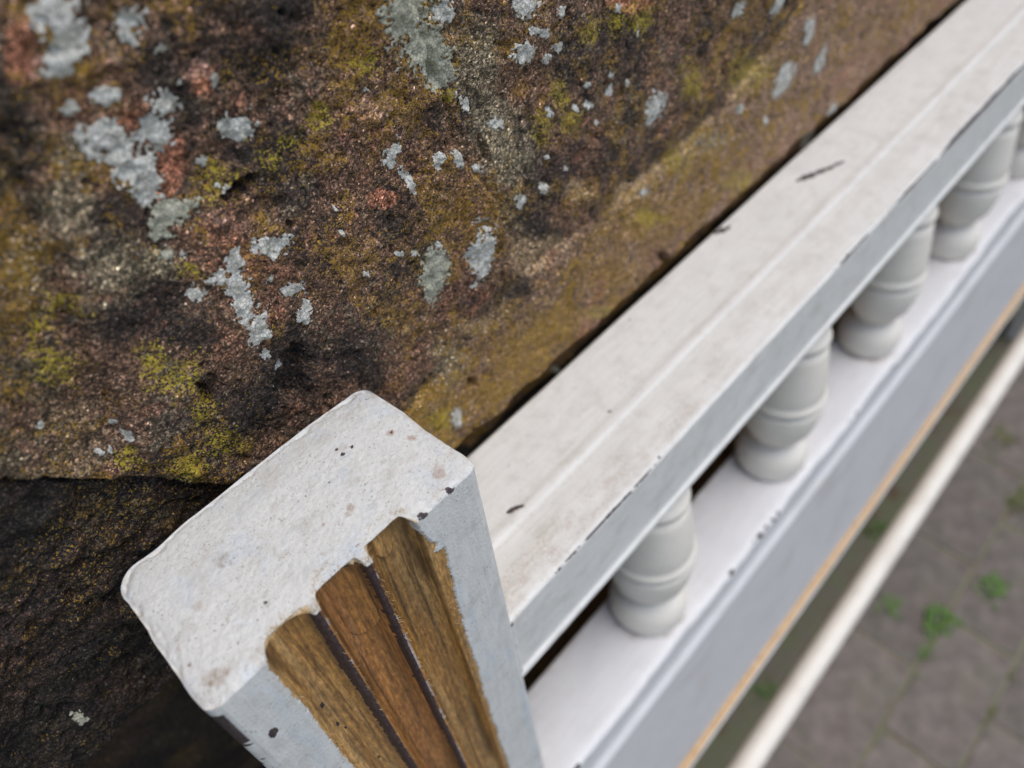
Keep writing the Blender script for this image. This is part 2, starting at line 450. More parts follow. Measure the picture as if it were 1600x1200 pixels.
# ------------------------------------------------------------------ materials
class N:
    def __init__(s, name):
        s.m = bpy.data.materials.new(name); s.m.use_nodes = True
        s.t = s.m.node_tree; s.b = s.t.nodes['Principled BSDF']
        s.co = s.t.nodes.new('ShaderNodeTexCoord').outputs['Object']
    def n(s, typ, **kw):
        nd = s.t.nodes.new(typ)
        for k, v in kw.items(): setattr(nd, k, v)
        return nd
    def l(s, a, b): s.t.links.new(a, b)
    def mapv(s, scale, loc=(0, 0, 0)):
        mp = s.n('ShaderNodeMapping'); mp.inputs['Scale'].default_value = scale; mp.inputs['Location'].default_value = loc
        s.l(s.co, mp.inputs['Vector']); return mp.outputs[0]
    def noise(s, size_mm, detail=3, rough=0.55, vec=None, loc=(0, 0, 0), stretch=(1, 1, 1), dist=0.0):
        nd = s.n('ShaderNodeTexNoise'); k = 1000.0 / size_mm
        s.l(s.mapv((k * stretch[0], k * stretch[1], k * stretch[2]), loc), nd.inputs['Vector'])
        nd.inputs['Scale'].default_value = 1; nd.inputs['Detail'].default_value = detail
        nd.inputs['Roughness'].default_value = rough; nd.inputs['Distortion'].default_value = dist
        return nd.outputs['Fac']
    def ramp(s, fac, stops):
        r = s.n('ShaderNodeValToRGB'); e = r.color_ramp.elements
        while len(e) < len(stops): e.new(0.5)
        for el, (p, c) in zip(e, stops):
            el.position = p; el.color = (c, c, c, 1) if isinstance(c, (int, float)) else (*c, 1)
        s.l(fac, r.inputs[0]); return r.outputs[0]
    def mix(s, fac, a, b, mode='MIX'):
        m = s.n('ShaderNodeMix', data_type='RGBA', blend_type=mode)
        for sock, v in ((m.inputs[0], fac), (m.inputs[6], a), (m.inputs[7], b)):
            if isinstance(v, (int, float)): sock.default_value = v
            elif isinstance(v, tuple): sock.default_value = (*v, 1)
            else: s.l(v, sock)
        return m.outputs[2]
    def math(s, op, a, b=None):
        m = s.n('ShaderNodeMath', operation=op)
        for sock, v in ((m.inputs[0], a), (m.inputs[1], b)):
            if v is None: continue
            if isinstance(v, (int, float)): sock.default_value = v
            else: s.l(v, sock)
        return m.outputs[0]
    def attr(s, name, out='Fac'):
        a = s.n('ShaderNodeAttribute', attribute_name=name); return a.outputs[out]
    def bump(s, h, dist_mm, strength=1.0, prev=None):
        b = s.n('ShaderNodeBump'); b.inputs['Strength'].default_value = strength
        b.inputs['Distance'].default_value = dist_mm * MM
        s.l(h, b.inputs['Height'])
        if prev is not None: s.l(prev, b.inputs['Normal'])
        return b.outputs[0]
    def out(s, col=None, rough=None, normal=None, spec=None):
        for nm, v in (('Base Color', col), ('Roughness', rough), ('Normal', normal), ('Specular IOR Level', spec)):
            if v is None: continue
            if isinstance(v, (int, float)): s.b.inputs[nm].default_value = v
            elif isinstance(v, tuple): s.b.inputs[nm].default_value = (*v, 1)
            else: s.l(v, s.b.inputs[nm])
        return s.m

def mat_stone():
    """granular sandstone: every grain takes a tone of its own; ochre and yellow crusts settle on some grains"""
    k = N('lichened sandstone')
    a = k.attr('albedo', 'Color')
    wob = k.n('ShaderNodeTexNoise'); k.l(k.mapv((1100, 1100, 1100)), wob.inputs['Vector'])
    wob.inputs['Scale'].default_value = 1; wob.inputs['Detail'].default_value = 2
    vm = k.n('ShaderNodeVectorMath', operation='MULTIPLY_ADD')
    k.l(wob.outputs['Color'], vm.inputs[0]); vm.inputs[1].default_value = (1.8, 1.8, 1.8); k.l(k.mapv((2900, 2900, 2900)), vm.inputs[2])
    v = k.n('ShaderNodeTexVoronoi', feature='F1'); v.inputs['Scale'].default_value = 1
    k.l(vm.outputs[0], v.inputs['Vector'])
    sep = k.n('ShaderNodeSeparateColor'); k.l(v.outputs['Color'], sep.inputs[0])
    r1, r2, r3 = sep.outputs
    c = k.mix(1.0, a, k.ramp(r1, [(0.0, 0.22), (0.45, 0.72), (0.82, 1.5), (1.0, 3.0)]), 'MULTIPLY')
    g2 = k.ramp(wob.outputs['Fac'], [(0.32, 0.38), (0.68, 1.60)])
    c = k.mix(1.0, c, g2, 'MULTIPLY')
    c = k.mix(k.ramp(r2, [(0.955, 0.0), (0.965, 0.8)]), c, k.mix(1.0, c, (3.4, 3.5, 3.7), 'MULTIPLY'))
    oc = k.ramp(k.math('SUBTRACT', k.attr('och'), r2), [(0.0, 0.0), (0.12, 0.85)])
    c = k.mix(oc, c, k.mix(r3, (0.24, 0.120, 0.014), (0.50, 0.290, 0.030)))
    ye = k.ramp(k.math('SUBTRACT', k.attr('yel'), r3), [(0.0, 0.0), (0.12, 0.9)])
    c = k.mix(ye, c, k.mix(r1, (0.34, 0.245, 0.020), (0.56, 0.43, 0.045)))
    d = k.math('ADD', k.math('MULTIPLY', v.outputs['Distance'], -0.45), wob.outputs['Fac'])
    nb = k.bump(d, 0.55, 1.0)
    ro = k.ramp(r2, [(0.1, 0.55), (0.5, 0.9)])
    return k.out(c, ro, nb, 0.4)

def mat_lichen(name, c0, c1):
    k = N(name)
    f = k.noise(1.1, 3, 0.6)
    c = k.mix(k.ramp(f, [(0.3, 0.0), (0.7, 1.0)]), c0, c1)
    v = k.n('ShaderNodeTexVoronoi', feature='DISTANCE_TO_EDGE')
    k.l(k.mapv((1300, 1300, 1300)), v.inputs['Vector']); v.inputs['Scale'].default_value = 1
    c = k.mix(k.ramp(k.noise(2.4, 3, 0.6, loc=(2, 9, 4)), [(0.45, 0.0), (0.7, 0.75)]), c, (0.34, 0.325, 0.25))
    cr = k.ramp(v.outputs['Distance'], [(0.0, 0.35), (0.13, 1.0)])
    c = k.mix(0.8, c, k.mix(1.0, c, cr, 'MULTIPLY'))
    g = k.ramp(k.noise(0.35, 2, 0.6, loc=(4, 4, 4)), [(0.3, 0.8), (0.7, 1.12)])
    c = k.mix(1.0, c, g, 'MULTIPLY')
    nb = k.bump(k.math('ADD', k.math('MULTIPLY', v.outputs['Distance'], .8), f), 0.25, 0.8)
    return k.out(c, 0.9, nb, 0.2)

def mat_paint(name, base=(0.74, 0.72, 0.69), dirt=0.5, grime=(0.42, 0.37, 0.31), bump=0.12, rough=0.5, brush=(1, 1, 1), brush_amt=0.05, tint=None):
    """aged brush-painted wood; the chip attribute shows the dark coat underneath"""
    k = N(name)
    c = k.mix(k.ramp(k.noise(14, 3, 0.55), [(0.3, 0.0), (0.7, 1.0)]), tuple(x * 0.95 for x in base), base)
    if tint:
        c = k.mix(k.math('MULTIPLY', k.ramp(k.noise(9, 3, 0.6, stretch=(1, 1, 0.25), loc=(2, 7, 1)), [(0.52, 0.0), (0.75, 1.0)]), 0.55), c, tint)
    bs = k.noise(1.2, 3, 0.6, stretch=brush)
    c = k.mix(brush_amt, c, k.mix(1.0, c, k.ramp(bs, [(0.3, 0.55), (0.7, 1.1)]), 'MULTIPLY'))
    # soft grime clouds and small dark specks
    cl = k.ramp(k.noise(7, 4, 0.65, loc=(5, 2, 8)), [(0.50, 0.0), (0.78, 1.0)])
    c = k.mix(k.math('MULTIPLY', cl, 0.45 * dirt), c, grime)
    fs = k.ramp(k.noise(0.55, 2, 0.6, loc=(7, 7, 1)), [(0.60, 0.0), (0.70, 1.0)])
    md = k.ramp(k.noise(5, 2, 0.5, loc=(1, 2, 9)), [(0.40, 0.15), (0.65, 1.0)])
    c = k.mix(k.math('MULTIPLY', k.math('MULTIPLY', fs, md), 0.75 * dirt), c, (0.20, 0.17, 0.14))
    gm = k.attr('grime')
    gn = k.ramp(k.noise(1.0, 3, 0.7, loc=(2, 3, 3)), [(0.35, 0.2), (0.7, 1.0)])
    c = k.mix(k.math('MULTIPLY', gm, gn), c, (0.33, 0.25, 0.18))
    ch = k.attr('chip')
    cc = k.mix(k.ramp(k.noise(1.0, 2, 0.6), [(0.35, 0.0), (0.65, 1.0)]), (0.030, 0.022, 0.028), (0.09, 0.06, 0.055))
    c = k.mix(k.ramp(ch, [(0.40, 0.0), (0.60, 1.0)]), c, cc)
    gd = k.attr('gold')
    c = k.mix(gd, c, k.mix(k.ramp(k.noise(0.6, 2, 0.6), [(0.35, 0.0), (0.65, 1.0)]), (0.42, 0.25, 0.09), (0.66, 0.46, 0.23)))
    rs = k.attr('rust')
    c = k.mix(k.math('MULTIPLY', rs, 0.8), c, (0.33, 0.15, 0.08))
    nb = k.bump(k.math('ADD', k.noise(0.7, 3, 0.7), k.math('MULTIPLY', bs, .6)), bump, 0.8)
    ro = k.ramp(bs, [(0.3, rough - 0.08), (0.7, rough + 0.12)])
    return k.out(c, ro, nb, 0.45)

def mat_wood(name, c0, c1, c2, seed):
    k = N(name)
    g1 = k.noise(1.0, 4, 0.6, stretch=(1, 0.6, 0.022), loc=(seed, 0, 0), dist=0.25)
    g2 = k.noise(4.0, 3, 0.6, stretch=(1, 1, 0.035), loc=(seed, 3, 0))
    c = k.mix(k.ramp(g1, [(0.30, 0.0), (0.62, 1.0)]), c0, c1)
    c = k.mix(k.ramp(g2, [(0.42, 0.0), (0.70, 0.75)]), c, c2)
    dk = k.ramp(k.noise(2.2, 3, 0.65, stretch=(1, 1, 0.03), loc=(seed + 4, 1, 2)), [(0.56, 0.0), (0.70, 0.8)])
    c = k.mix(dk, c, (0.040, 0.020, 0.011))
    gy = k.ramp(k.noise(5.5, 3, 0.6, stretch=(1, 1, 0.06), loc=(seed + 9, 5, 2)), [(0.60, 0.0), (0.74, 0.4)])
    c = k.mix(gy, c, (0.30, 0.25, 0.17))
    fl_ = k.ramp(k.noise(0.7, 3, 0.65, stretch=(1, 1, 0.22), loc=(seed, 2, 6)), [(0.30, 0.55), (0.5, 0.95), (0.70, 1.55)])
    c = k.mix(1.0, c, fl_, 'MULTIPLY')
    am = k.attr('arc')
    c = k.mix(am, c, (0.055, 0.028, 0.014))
    cp = k.attr('chip')
    c = k.mix(k.ramp(cp, [(0.4, 0.0), (0.6, 1.0)]), c, (0.028, 0.018, 0.02))
    nb = k.bump(g1, 0.35, 0.9)
    ro = k.ramp(g2, [(0.3, 0.24), (0.7, 0.48)])
    return k.out(c, ro, nb, 0.6)

def mat_simple(name, c0, c1, size, rough=0.8, bump=0.3, spec=0.3):
    k = N(name)
    f = k.noise(size, 4, 0.6)
    c = k.mix(k.ramp(f, [(0.3, 0.0), (0.7, 1.0)]), c0, c1)
    return k.out(c, rough, k.bump(f, bump, 0.7), spec)

def mat_paver():
    k = N('weathered paver')
    oi = k.n('ShaderNodeObjectInfo')
    r = oi.outputs['Random']
    c = k.mix(r, (0.136, 0.115, 0.102), (0.178, 0.147, 0.128))
    gl = k.noise(28, 5, 0.65)
    c = k.mix(1.0, c, k.ramp(gl, [(0.3, 0.65), (0.7, 1.35)]), 'MULTIPLY')
    c = k.mix(k.ramp(k.noise(40, 4, 0.6, loc=(3, 3, 3)), [(0.54, 0.0), (0.74, 0.5)]), c, (0.17, 0.118, 0.098))
    c = k.mix(k.ramp(k.noise(70, 5, 0.7, loc=(6, 1, 3)), [(0.50, 0.0), (0.66, 0.6)]), c, (0.125, 0.122, 0.085))
    c = k.mix(k.ramp(k.noise(22, 4, 0.6, loc=(8, 3, 3)), [(0.64, 0.0), (0.74, 0.8)]), c, (0.30, 0.28, 0.26))
    c = k.mix(k.ramp(k.noise(6, 3, 0.7, loc=(1, 3, 3)), [(0.62, 0.0), (0.8, 0.7)]), c, (0.06, 0.055, 0.045))
    nb = k.bump(k.noise(5, 5, 0.7), 1.2, 0.8)
    return k.out(c, 0.85, nb, 0.3)

def mat_soil():
    k = N('mossy joint soil')
    c = k.mix(k.ramp(k.noise(30, 4, 0.6), [(0.4, 0.0), (0.6, 1.0)]), (0.195, 0.172, 0.130), (0.180, 0.185, 0.105))
    c = k.mix(k.ramp(k.noise(45, 3, 0.6, loc=(4, 1, 1)), [(0.55, 0.0), (0.7, 0.8)]), c, (0.15, 0.085, 0.055))
    return k.out(c, 0.95, k.bump(k.noise(4, 4, 0.7), 2.5, 0.9), 0.2)

M = {}
M['stone'] = mat_stone()
M['lichen'] = mat_lichen('grey white lichen', (0.60, 0.57, 0.50), (0.86, 0.825, 0.745))
M['lichen_green'] = mat_lichen('sage lichen', (0.40, 0.385, 0.28), (0.62, 0.59, 0.46))
M['mortar'] = mat_simple('old wall mortar', (0.10, 0.085, 0.068), (0.20, 0.17, 0.135), 12, 0.95, 1.0)
M['paint_post'] = mat_paint('weathered white post paint', (0.73, 0.712, 0.672), dirt=1.15, bump=0.24, rough=0.62, brush=(1, 1, 0.12), brush_amt=0.25, tint=(0.50, 0.58, 0.68))
M['paint_rail'] = mat_paint('grimy white rail paint', (0.765, 0.737, 0.690), dirt=0.85, bump=0.10, rough=0.5, brush=(0.08, 1, 1), brush_amt=0.2)
M['paint_board'] = mat_paint('white board paint', (0.745, 0.722, 0.712), dirt=0.3, bump=0.06, rough=0.45, brush=(0.08, 1, 1), brush_amt=0.15)
M['paint_turned'] = mat_paint('cream turned wood paint', (0.86, 0.79, 0.69), dirt=0.3, bump=0.05, rough=0.42, brush=(1, 1, 1), brush_amt=0.08)
M['wood'] = [mat_wood('stripped wood pale', (0.12, 0.050, 0.015), (0.52, 0.262, 0.070), (0.64, 0.410, 0.175), 1.3),
             mat_wood('stripped wood red brown', (0.13, 0.054, 0.016), (0.52, 0.232, 0.060), (0.50, 0.218, 0.072), 5.1),
             mat_wood('stripped wood golden', (0.12, 0.054, 0.016), (0.50, 0.250, 0.066), (0.68, 0.445, 0.195), 8.7)]
M['old_paint_shade'] = mat_simple('old dark purple paint and groove shade', (0.028, 0.018, 0.020), (0.085, 0.052, 0.050), 1.2, 0.55, 0.15)
M['pale_ridge'] = mat_simple('pale primer', (0.34, 0.27, 0.25), (0.56, 0.50, 0.48), 1.5, 0.6, 0.1)
M['fibre'] = mat_simple('pale wood fibre', (0.50, 0.33, 0.14), (0.68, 0.52, 0.30), 2, 0.7, 0.02)
M['bare_edge'] = mat_simple('bare timber edge', (0.48, 0.28, 0.12), (0.66, 0.42, 0.21), 6, 0.7, 0.2)
M['paver'] = mat_paver()
M['soil'] = mat_soil()
M['weed'] = mat_simple('weed green', (0.065, 0.14, 0.028), (0.15, 0.25, 0.055), 6, 0.6, 0.2)
M['moss'] = mat_simple('moss green', (0.07, 0.085, 0.02), (0.13, 0.15, 0.03), 6, 0.9, 0.4)

# ================================================================== THE GROUND
GZ = -998.75
gm = MB(); gm.add([(-60000, -60000, GZ - 1.5), (60000, -60000, GZ - 1.5), (60000, 60000, GZ - 1.5), (-60000, 60000, GZ - 1.5)], [(0, 1, 2, 3)])
tag(link('ground', gm.mesh('ground', M['soil'])), kind='structure')
paving = tag(link('paving', None), kind='structure')
paving.location = (0, 0, GZ * MM)
rng = random.Random(4)
PL, PW, JT = 202.0, 99.0, 4.0
pav_meshes = []
for q in range(6):
    b = MB(); b.box(-(PL - JT) / 2, (PL - JT) / 2, -(PW - JT) / 2, (PW - JT) / 2, -40, 0, 1.6)
    r2 = random.Random(q)
    b.v = [(x + r2.uniform(-1, 1), y + r2.uniform(-1, 1), z + r2.uniform(-.6, .6)) for x, y, z in b.v]
    pav_meshes.append(b.mesh('paver', M['paver']))
for r in range(14):
    yc = -281 + 49.5 + 99 * (2 - r)
    if yc > -60: continue
    off = 530 if r % 2 == 0 else 631
    for c in range(-5, 8):
        xc = off + 101 + 202 * c
        o = link('paver', rng.choice(pav_meshes), paving)
        o.location = (xc * MM, yc * MM, rng.uniform(-.3, 1.2) * MM)
        o.rotation_euler = (rng.uniform(-.004, .004), rng.uniform(-.002, .002), rng.uniform(-.006, .006))

# ================================================================== THE STONE WALL
wall = tag(link('stone_wall', None), 'old brown rubble stone wall spotted with white and yellow lichen', 'wall')

def wall_albedo(u, v, f, sid, h):
    s1, s2, s3, s4, s5 = f
    def col(*c): return np.array(c)[None, :]
    n1 = fbm(u, v, 16, 4, 111)
    n2 = fbm(u, v, 6, 4, 121)
    n3 = fbm(u, v, 1.6, 3, 131, .7)
    n4 = fbm(u, v, 0.8, 2, 141, .8)
    n5 = fbm(u, v, 22, 3, 151)
    c = np.zeros((len(u), 3))
    brown = col(.150, .098, .072); dark = col(.036, .030, .028); red = col(.300, .140, .090); ochre = col(.225, .150, .032)
    grey = col(.215, .190, .145); yel = col(.36, .29, .045); olive = col(.20, .155, .050); tan = col(.36, .29, .20)
    def mixc(c, d, w): return c * (1 - w[:, None]) + d * w[:, None]
    c = c + brown
    c = mixc(c, red, sst(.05, .50, n2 * .7 + n3 * .5) * .60)
    c = mixc(c, dark, sst(-.05, .28, n1 * .70 + n3 * .55 + .15 * n2) * .92)
    c = mixc(c, grey, sst(.25, .60, n3 + .5 * fbm(u, v, 10, 2, 161)) * .55)
    och = sst(-.30, .50, n4 * .25 + .50 * n5 + .60 * fbm(u, v, 4, 3, 171)) * .66
    yl = np.zeros(len(u))
    wC = sst(1.0, -1.0, s2) * (s1 > 0)
    # the lower right stone: olive ochre lichen film over grey brown
    far = sst(120, 330, u)[:, None]
    cc = np.zeros_like(c) + col(.185, .130, .092) * (1 - far) + col(.26, .185, .138) * far
    cc = mixc(cc, col(.27, .19, .15), sst(.0, .5, n2) * .6)
    oC = sst(-.05, .40, n1 * .45 + n3 * .65 + .45 * fbm(u, v, 3.5, 2, 175) + .22 * sst(240, 60, u)) * .8
    cc = mixc(cc, olive, oC * .6)
    cc = mixc(cc, col(.30, .26, .19), sst(.3, .6, n4 * .6 + n2 * .6) * .6)
    cc = mixc(cc, dark * 1.6, sst(.16, .50, n3 * .6 - n2 * .6) * .75)
    cc = mixc(cc, red, sst(.15, .5, n3 * .5 - n1 * .6) * .5)
    c = mixc(c, cc, wC)
    och = och * (1 - wC) + oC * wC
    # mortar smears along the bed joint
    mj = np.exp(-((s2 + 1.0) / 3.0) ** 2) * sst(-.05, .35, fbm(u, v, 13, 3, 181) + .15 * n3) * (s1 > 0)
    c = mixc(c, tan, mj * .75)
    mk = np.exp(-((s2 - 3.5) / 3.0) ** 2) * sst(.0, .3, fbm(u, v, 9, 3, 191)) * (s1 > 0)
    c = mixc(c, dark * 1.3, mk * .7)
    gs = np.exp(-((s3 - 6) / 7.0) ** 2) * sst(-.1, .4, n2 + .4 * n3) * (s1 > 0) * (1 - wC)
    c = mixc(c, col(.17, .150, .095), gs * .75)
    lf = sst(4, -4, s4) * (v > 10)
    c = mixc(c, col(.13, .115, .075), lf * sst(-.3, .4, n2 + .4 * n3) * .6)
    # dark lower left stone
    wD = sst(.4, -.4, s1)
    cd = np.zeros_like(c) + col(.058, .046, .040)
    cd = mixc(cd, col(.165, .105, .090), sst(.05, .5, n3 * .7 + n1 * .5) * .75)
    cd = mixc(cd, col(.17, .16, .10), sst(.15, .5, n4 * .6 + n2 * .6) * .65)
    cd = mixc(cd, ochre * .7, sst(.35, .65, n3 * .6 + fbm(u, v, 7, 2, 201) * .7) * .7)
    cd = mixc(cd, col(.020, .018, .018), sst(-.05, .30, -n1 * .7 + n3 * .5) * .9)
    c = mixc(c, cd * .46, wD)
    och = och * (1 - .75 * wD)
    for (kind, bu, bv, a, b, q2) in BLOBS:
        du = u - bu; dv = v - bv
        q = a * du * du + 2 * b * du * dv + q2 * dv * dv
        sel = q < 4
        if not sel.any(): continue
        qq = np.sqrt(q[sel])
        nz = n2[sel] * .5 + n3[sel] * .7 + n4[sel] * .5
        if kind == 'y':
            yl[sel] = np.maximum(yl[sel], sst(1.5, .0, qq + 1.1 * nz) * .62); continue
        if kind == 'o':
            och[sel] = np.maximum(och[sel], sst(1.4, .1, qq + .9 * nz) * .58); continue
        if kind == 'd': och[sel] *= .45
        if kind == 'd': w = sst(1.25, .5, qq + .5 * nz) * .88; t = dark * .75
        elif kind == 'r': w = sst(1.1, .7, qq + .45 * nz) * .9; t = col(.36, .17, .115)
        elif kind == 'p': w = sst(1.1, .6, qq + .55 * nz) * .75; t = col(.38, .25, .22)
        elif kind == 'g': w = sst(1.2, .4, qq + .8 * nz) * .75; t = col(.25, .235, .175)
        elif kind == 't': w = sst(1.1, .5, qq + .6 * nz) * .8; t = tan
        cs = c[sel]; c[sel] = cs * (1 - w[:, None]) + t * w[:, None]
    return {'albedo': ('FLOAT_COLOR', np.clip(c * col(1.14, .96, .80), .006, .9)), 'och': ('FLOAT', och), 'yel': ('FLOAT', yl)}

# fine stones in front of the lens: grid spacing grows with distance
us = [-75.0]
while us[-1] < 500:
    x = us[-1]
    us.append(x + (0.30 if x < 120 else 0.30 + (x - 120) * 0.0035))
us = np.array(us)
vs = np.concatenate([np.arange(-122, -84, 1.3), np.arange(-84, 102.01, 0.32)])
U, V = np.meshgrid(us, vs)
u = U.ravel(); v = V.ravel()
fl = wall_fields(u, v)
sid = stone_id(fl)
h = wall_h(u, v, True, fl)
alb = wall_albedo(u, v, fl, sid, h)
P = np.stack([u, WALL_Y - h, v], 1)
F = grid_faces(len(vs), len(us))[:, ::-1]
fs = sid[F[:, 0]]
STONE_LABELS = ['big brown stone with white lichen', 'grey green speckled upper stone', 'olive ochre lower stone behind the rail',
                'blackish stone under the crack', 'deep dark recess stone']
stones = []
for k in range(5):
    me = sub_mesh('stone', P, F, fs == k, M['stone'], alb)
    o = link('stone', me, wall)
    o['label'] = STONE_LABELS[k]
    stones.append(o)

# raised crusts of white lichen
for pi, (kind, blobs) in enumerate(LICHENS):
    bb = np.array([[b[0] - b[5], b[0] + b[5], b[1] - b[5], b[1] + b[5]] for b in blobs])
    u0, u1, v0, v1 = bb[:, 0].min(), bb[:, 1].max(), bb[:, 2].min(), bb[:, 3].max()
    st = min(0.25, max(u1 - u0, v1 - v0) / 24)
    gu = np.arange(u0 - st, u1 + st, st); gv = np.arange(v0 - st, v1 + st, st)
    GU, GV = np.meshgrid(gu, gv); gu_, gv_ = GU.ravel(), GV.ravel()
    m = np.full(len(gu_), -9.0)
    for (bu, bv, a, b, c2, rr) in blobs:
        du = gu_ - bu; dv = gv_ - bv
        m = np.maximum(m, 1 - np.sqrt(a * du * du + 2 * b * du * dv + c2 * dv * dv))
    R0 = max(0.5, min(u1 - u0, v1 - v0))
    m = m + .62 * fbm(gu_, gv_, max(.7, R0 * .22), 3, 301 + pi, .7) + .38 * vn(gu_, gv_, .55, 401) - .02
    hh = wall_h(gu_, gv_, True)
    lift = -.12 + .34 * sst(-.02, .22, m) + .10 * fbm(gu_, gv_, .6, 2, 411)
    PP = np.stack([gu_, WALL_Y - hh - lift, gv_], 1)
    FF = grid_faces(len(gv), len(gu))[:, ::-1]
    keep = (m[FF] > -.04).all(1)
    if keep.sum() < 4: continue
    me = sub_mesh('lichen_patch', PP, FF, keep, M['lichen' if kind == 'w' else 'lichen_green'])
    ci = np.argmin((gu_ - blobs[0][0]) ** 2 + (gv_ - blobs[0][1]) ** 2)
    k = int(stone_id(wall_fields(gu_[ci:ci + 1], gv_[ci:ci + 1]))[0])
    link('lichen_patch', me, stones[k])

# the rest of the wall around: coarser rubble courses
def rubble(u0, u1, v0, v1, seed):
    rec = 55 if (u0 < 120 and u1 > -160 and v1 > -330 and v1 < -100) else 0
    nu, nv = max(6, int((u1 - u0) / 9)), max(6, int((v1 - v0) / 9))
    a = np.linspace(0, 1, nu); b = np.linspace(0, 1, nv)
    A, B = np.meshgrid(a, b); A = A.ravel(); B = B.ravel()
    uu = u0 + (u1 - u0) * A; vv = v0 + (v1 - v0) * B
    du = np.minimum(uu - u0, u1 - uu); dv = np.minimum(vv - v0, v1 - vv)
    d = np.minimum(du, dv)
    hh = 2.5 * fbm(uu, vv, 45, 3, 501 + seed % 50) + 1.2 * fbm(uu, vv, 14, 2, 601) - 1.5 - rec - 16 * (1 - sst(0, 9, d))
    f = (np.full(len(uu), -9. if rec else 9.), np.full(len(uu), 40.), np.full(len(uu), 60.), np.full(len(uu), 60.), np.full(len(uu), 99.))  # recessed stones take the dark stone colour, painting in the recess shade
    al = wall_albedo(uu, vv, f, None, hh)
    uu = uu + 2 * fbm(uu, vv, 30, 2, 701); vv = vv + 2 * fbm(uu, vv, 30, 2, 711)
    o = link('stone', np_mesh('stone', np.stack([uu, WALL_Y - hh, vv], 1), grid_faces(nv, nu)[:, ::-1], M['stone'], True, al), wall)

rr = random.Random(12)
def fill(u0, u1, v0, v1):
    v = v0
    while v < v1 - 1:
        hgt = rr.uniform(110, 190)
        if v1 - (v + hgt) < 90: hgt = v1 - v
        u = u0
        while u < u1 - 1:
            w = rr.uniform(160, 340)
            if u1 - (u + w) < 120: w = u1 - u
            rubble(u, u + w - 3, v, v + hgt - 3, rr.randrange(1000))
            u += w
        v += hgt
fill(-1200, -75, -122, 101)
fill(500, 2400, -122, 101)
fill(-1200, 2400, GZ + 2, -122)
fill(-1200, 2400, 101, 520)
b = MB(); b.box(-1200, 2400, WALL_Y + 62, WALL_Y + 320, GZ - 20, 520)
link('wall_core', b.mesh('wall_core', M['mortar']), wall)
for (u0, u1, v0, v1) in ((-1200, 2400, 97, 519), (497, 2400, -400, 96.5), (-1200, -79, -100, 96.5)):
    b = MB(); b.box(u0, u1, WALL_Y + 9, WALL_Y + 61, v0, v1)
    link('mortar', b.mesh('mortar', M['mortar']), wall)

# ================================================================== THE HEADBOARD (built upright in its own frame, then leaned back 4 degrees)
LEAN = math.radians(4)
hb = tag(link('headboard', None), 'white painted wooden headboard with turned balusters leaning on the stone wall', 'headboard')
hb.rotation_euler = (-LEAN, 0, 0)
PW_, PD_ = 60.0, 33.5
FLUTES = [(10.3, 20.6), (22.2, 32.8), (34.4, 45.4)]
X2 = 1323.0          # left side of the far post

def flute_depth(x):
    d = np.zeros_like(x)
    for a, b in FLUTES:
        t = (x - (a + b) / 2) / ((b - a) / 2)
        d = np.maximum(d, (3.2 if a < 12 else 5.3) * np.sqrt(np.clip(1 - t * t, 0, 1)))
    return d

def wood_mask(x, z):
    """signed distance (mm) into the paint; negative where the paint is stripped"""
    n = .55 * fbm(x, z * .35, 2.2, 3, 801, .6) + .22 * vn(x, z, .7, 805)
    xl = np.interp(-z, [0, 4, 20, 50, 80, 250], [10.2, 9.6, 10.3, 9.9, 10.4, 10.0])
    xr = np.interp(-z, [0, 5, 8.5, 12, 14.5, 15.5, 22, 60, 120, 250], [44.6, 45.0, 46.0, 47.6, 46.6, 49.4, 48.4, 47.4, 46.6, 46.6])
    return np.maximum(xl + n - x, x - xr + n * 1.2)

TOPSPOTS = [  # (x, y, r, chip, rust, grime)
    (56.0, 19.3, .9, .0, .5, .6), (56.2, 19.4, .45, .9, .0, .5), (58.0, 14.8, 1.1, .0, .75, .0), (58.1, 14.7, .35, .6, .4, .0),
    (46.2, 25.0, .55, .8, .1, .4), (46.1, 23.1, .6, .8, .0, .5), (48.6, 23.1, .42, 1., .0, .0), (47.0, 24.2, 1.4, .0, .05, .35),
    (38.7, 11.6, 1.0, .2, .35, .6), (37.6, 11.0, .7, .0, .3, .5), (33.1, 12.9, .4, .2, .5, .2), (16.3, 22.8, 1.5, .0, .0, .7), (15.2, 21.4, .8, .0, .0, .8), (16.8, 20.2, .8, .0, .0, .6),
    (16.4, 8.5, .5, .7, .0, .5), (17.0, 9.6, .6, .0, .0, .6), (55.2, 3.6, 1.5, .0, .35, .5), (56.2, 5.2, 1.0, .0, .25, .3), (2.6, 3.8, 1.6, .0, .1, .95), (4.2, 3.2, .9, .0, .1, .95), (1.2, 4.6, .9, .1, .1, .9),
    (.8, 9.4, .55, .5, .0, .9), (2.0, 15.2, .6, .4, .0, .9), (1.2, 13.5, .5, .0, .2, .7), (8, 17, 1.2, 0, 0, .4), (24, 14, 1.0, 0, 0, .4), (30, 24, 1.5, 0, 0, .35), (29.0, 8.0, .4, .3, .1, .5),
    (52.0, 8.8, .5, .4, .0, .5), (50.0, 15.0, .7, .0, .0, .5), (43, 16, 1.6, .0, .0, .35), (40, 20, .35, .6, .0, .3), (35.0, 21.0, .35, .7, .0, .2), (53, 25, .35, .5, .1, .2), (22, 19, .4, .5, 0, .4), (10, 11, .5, .2, 0, .6), (12, 26, .5, .2, 0, .6)]

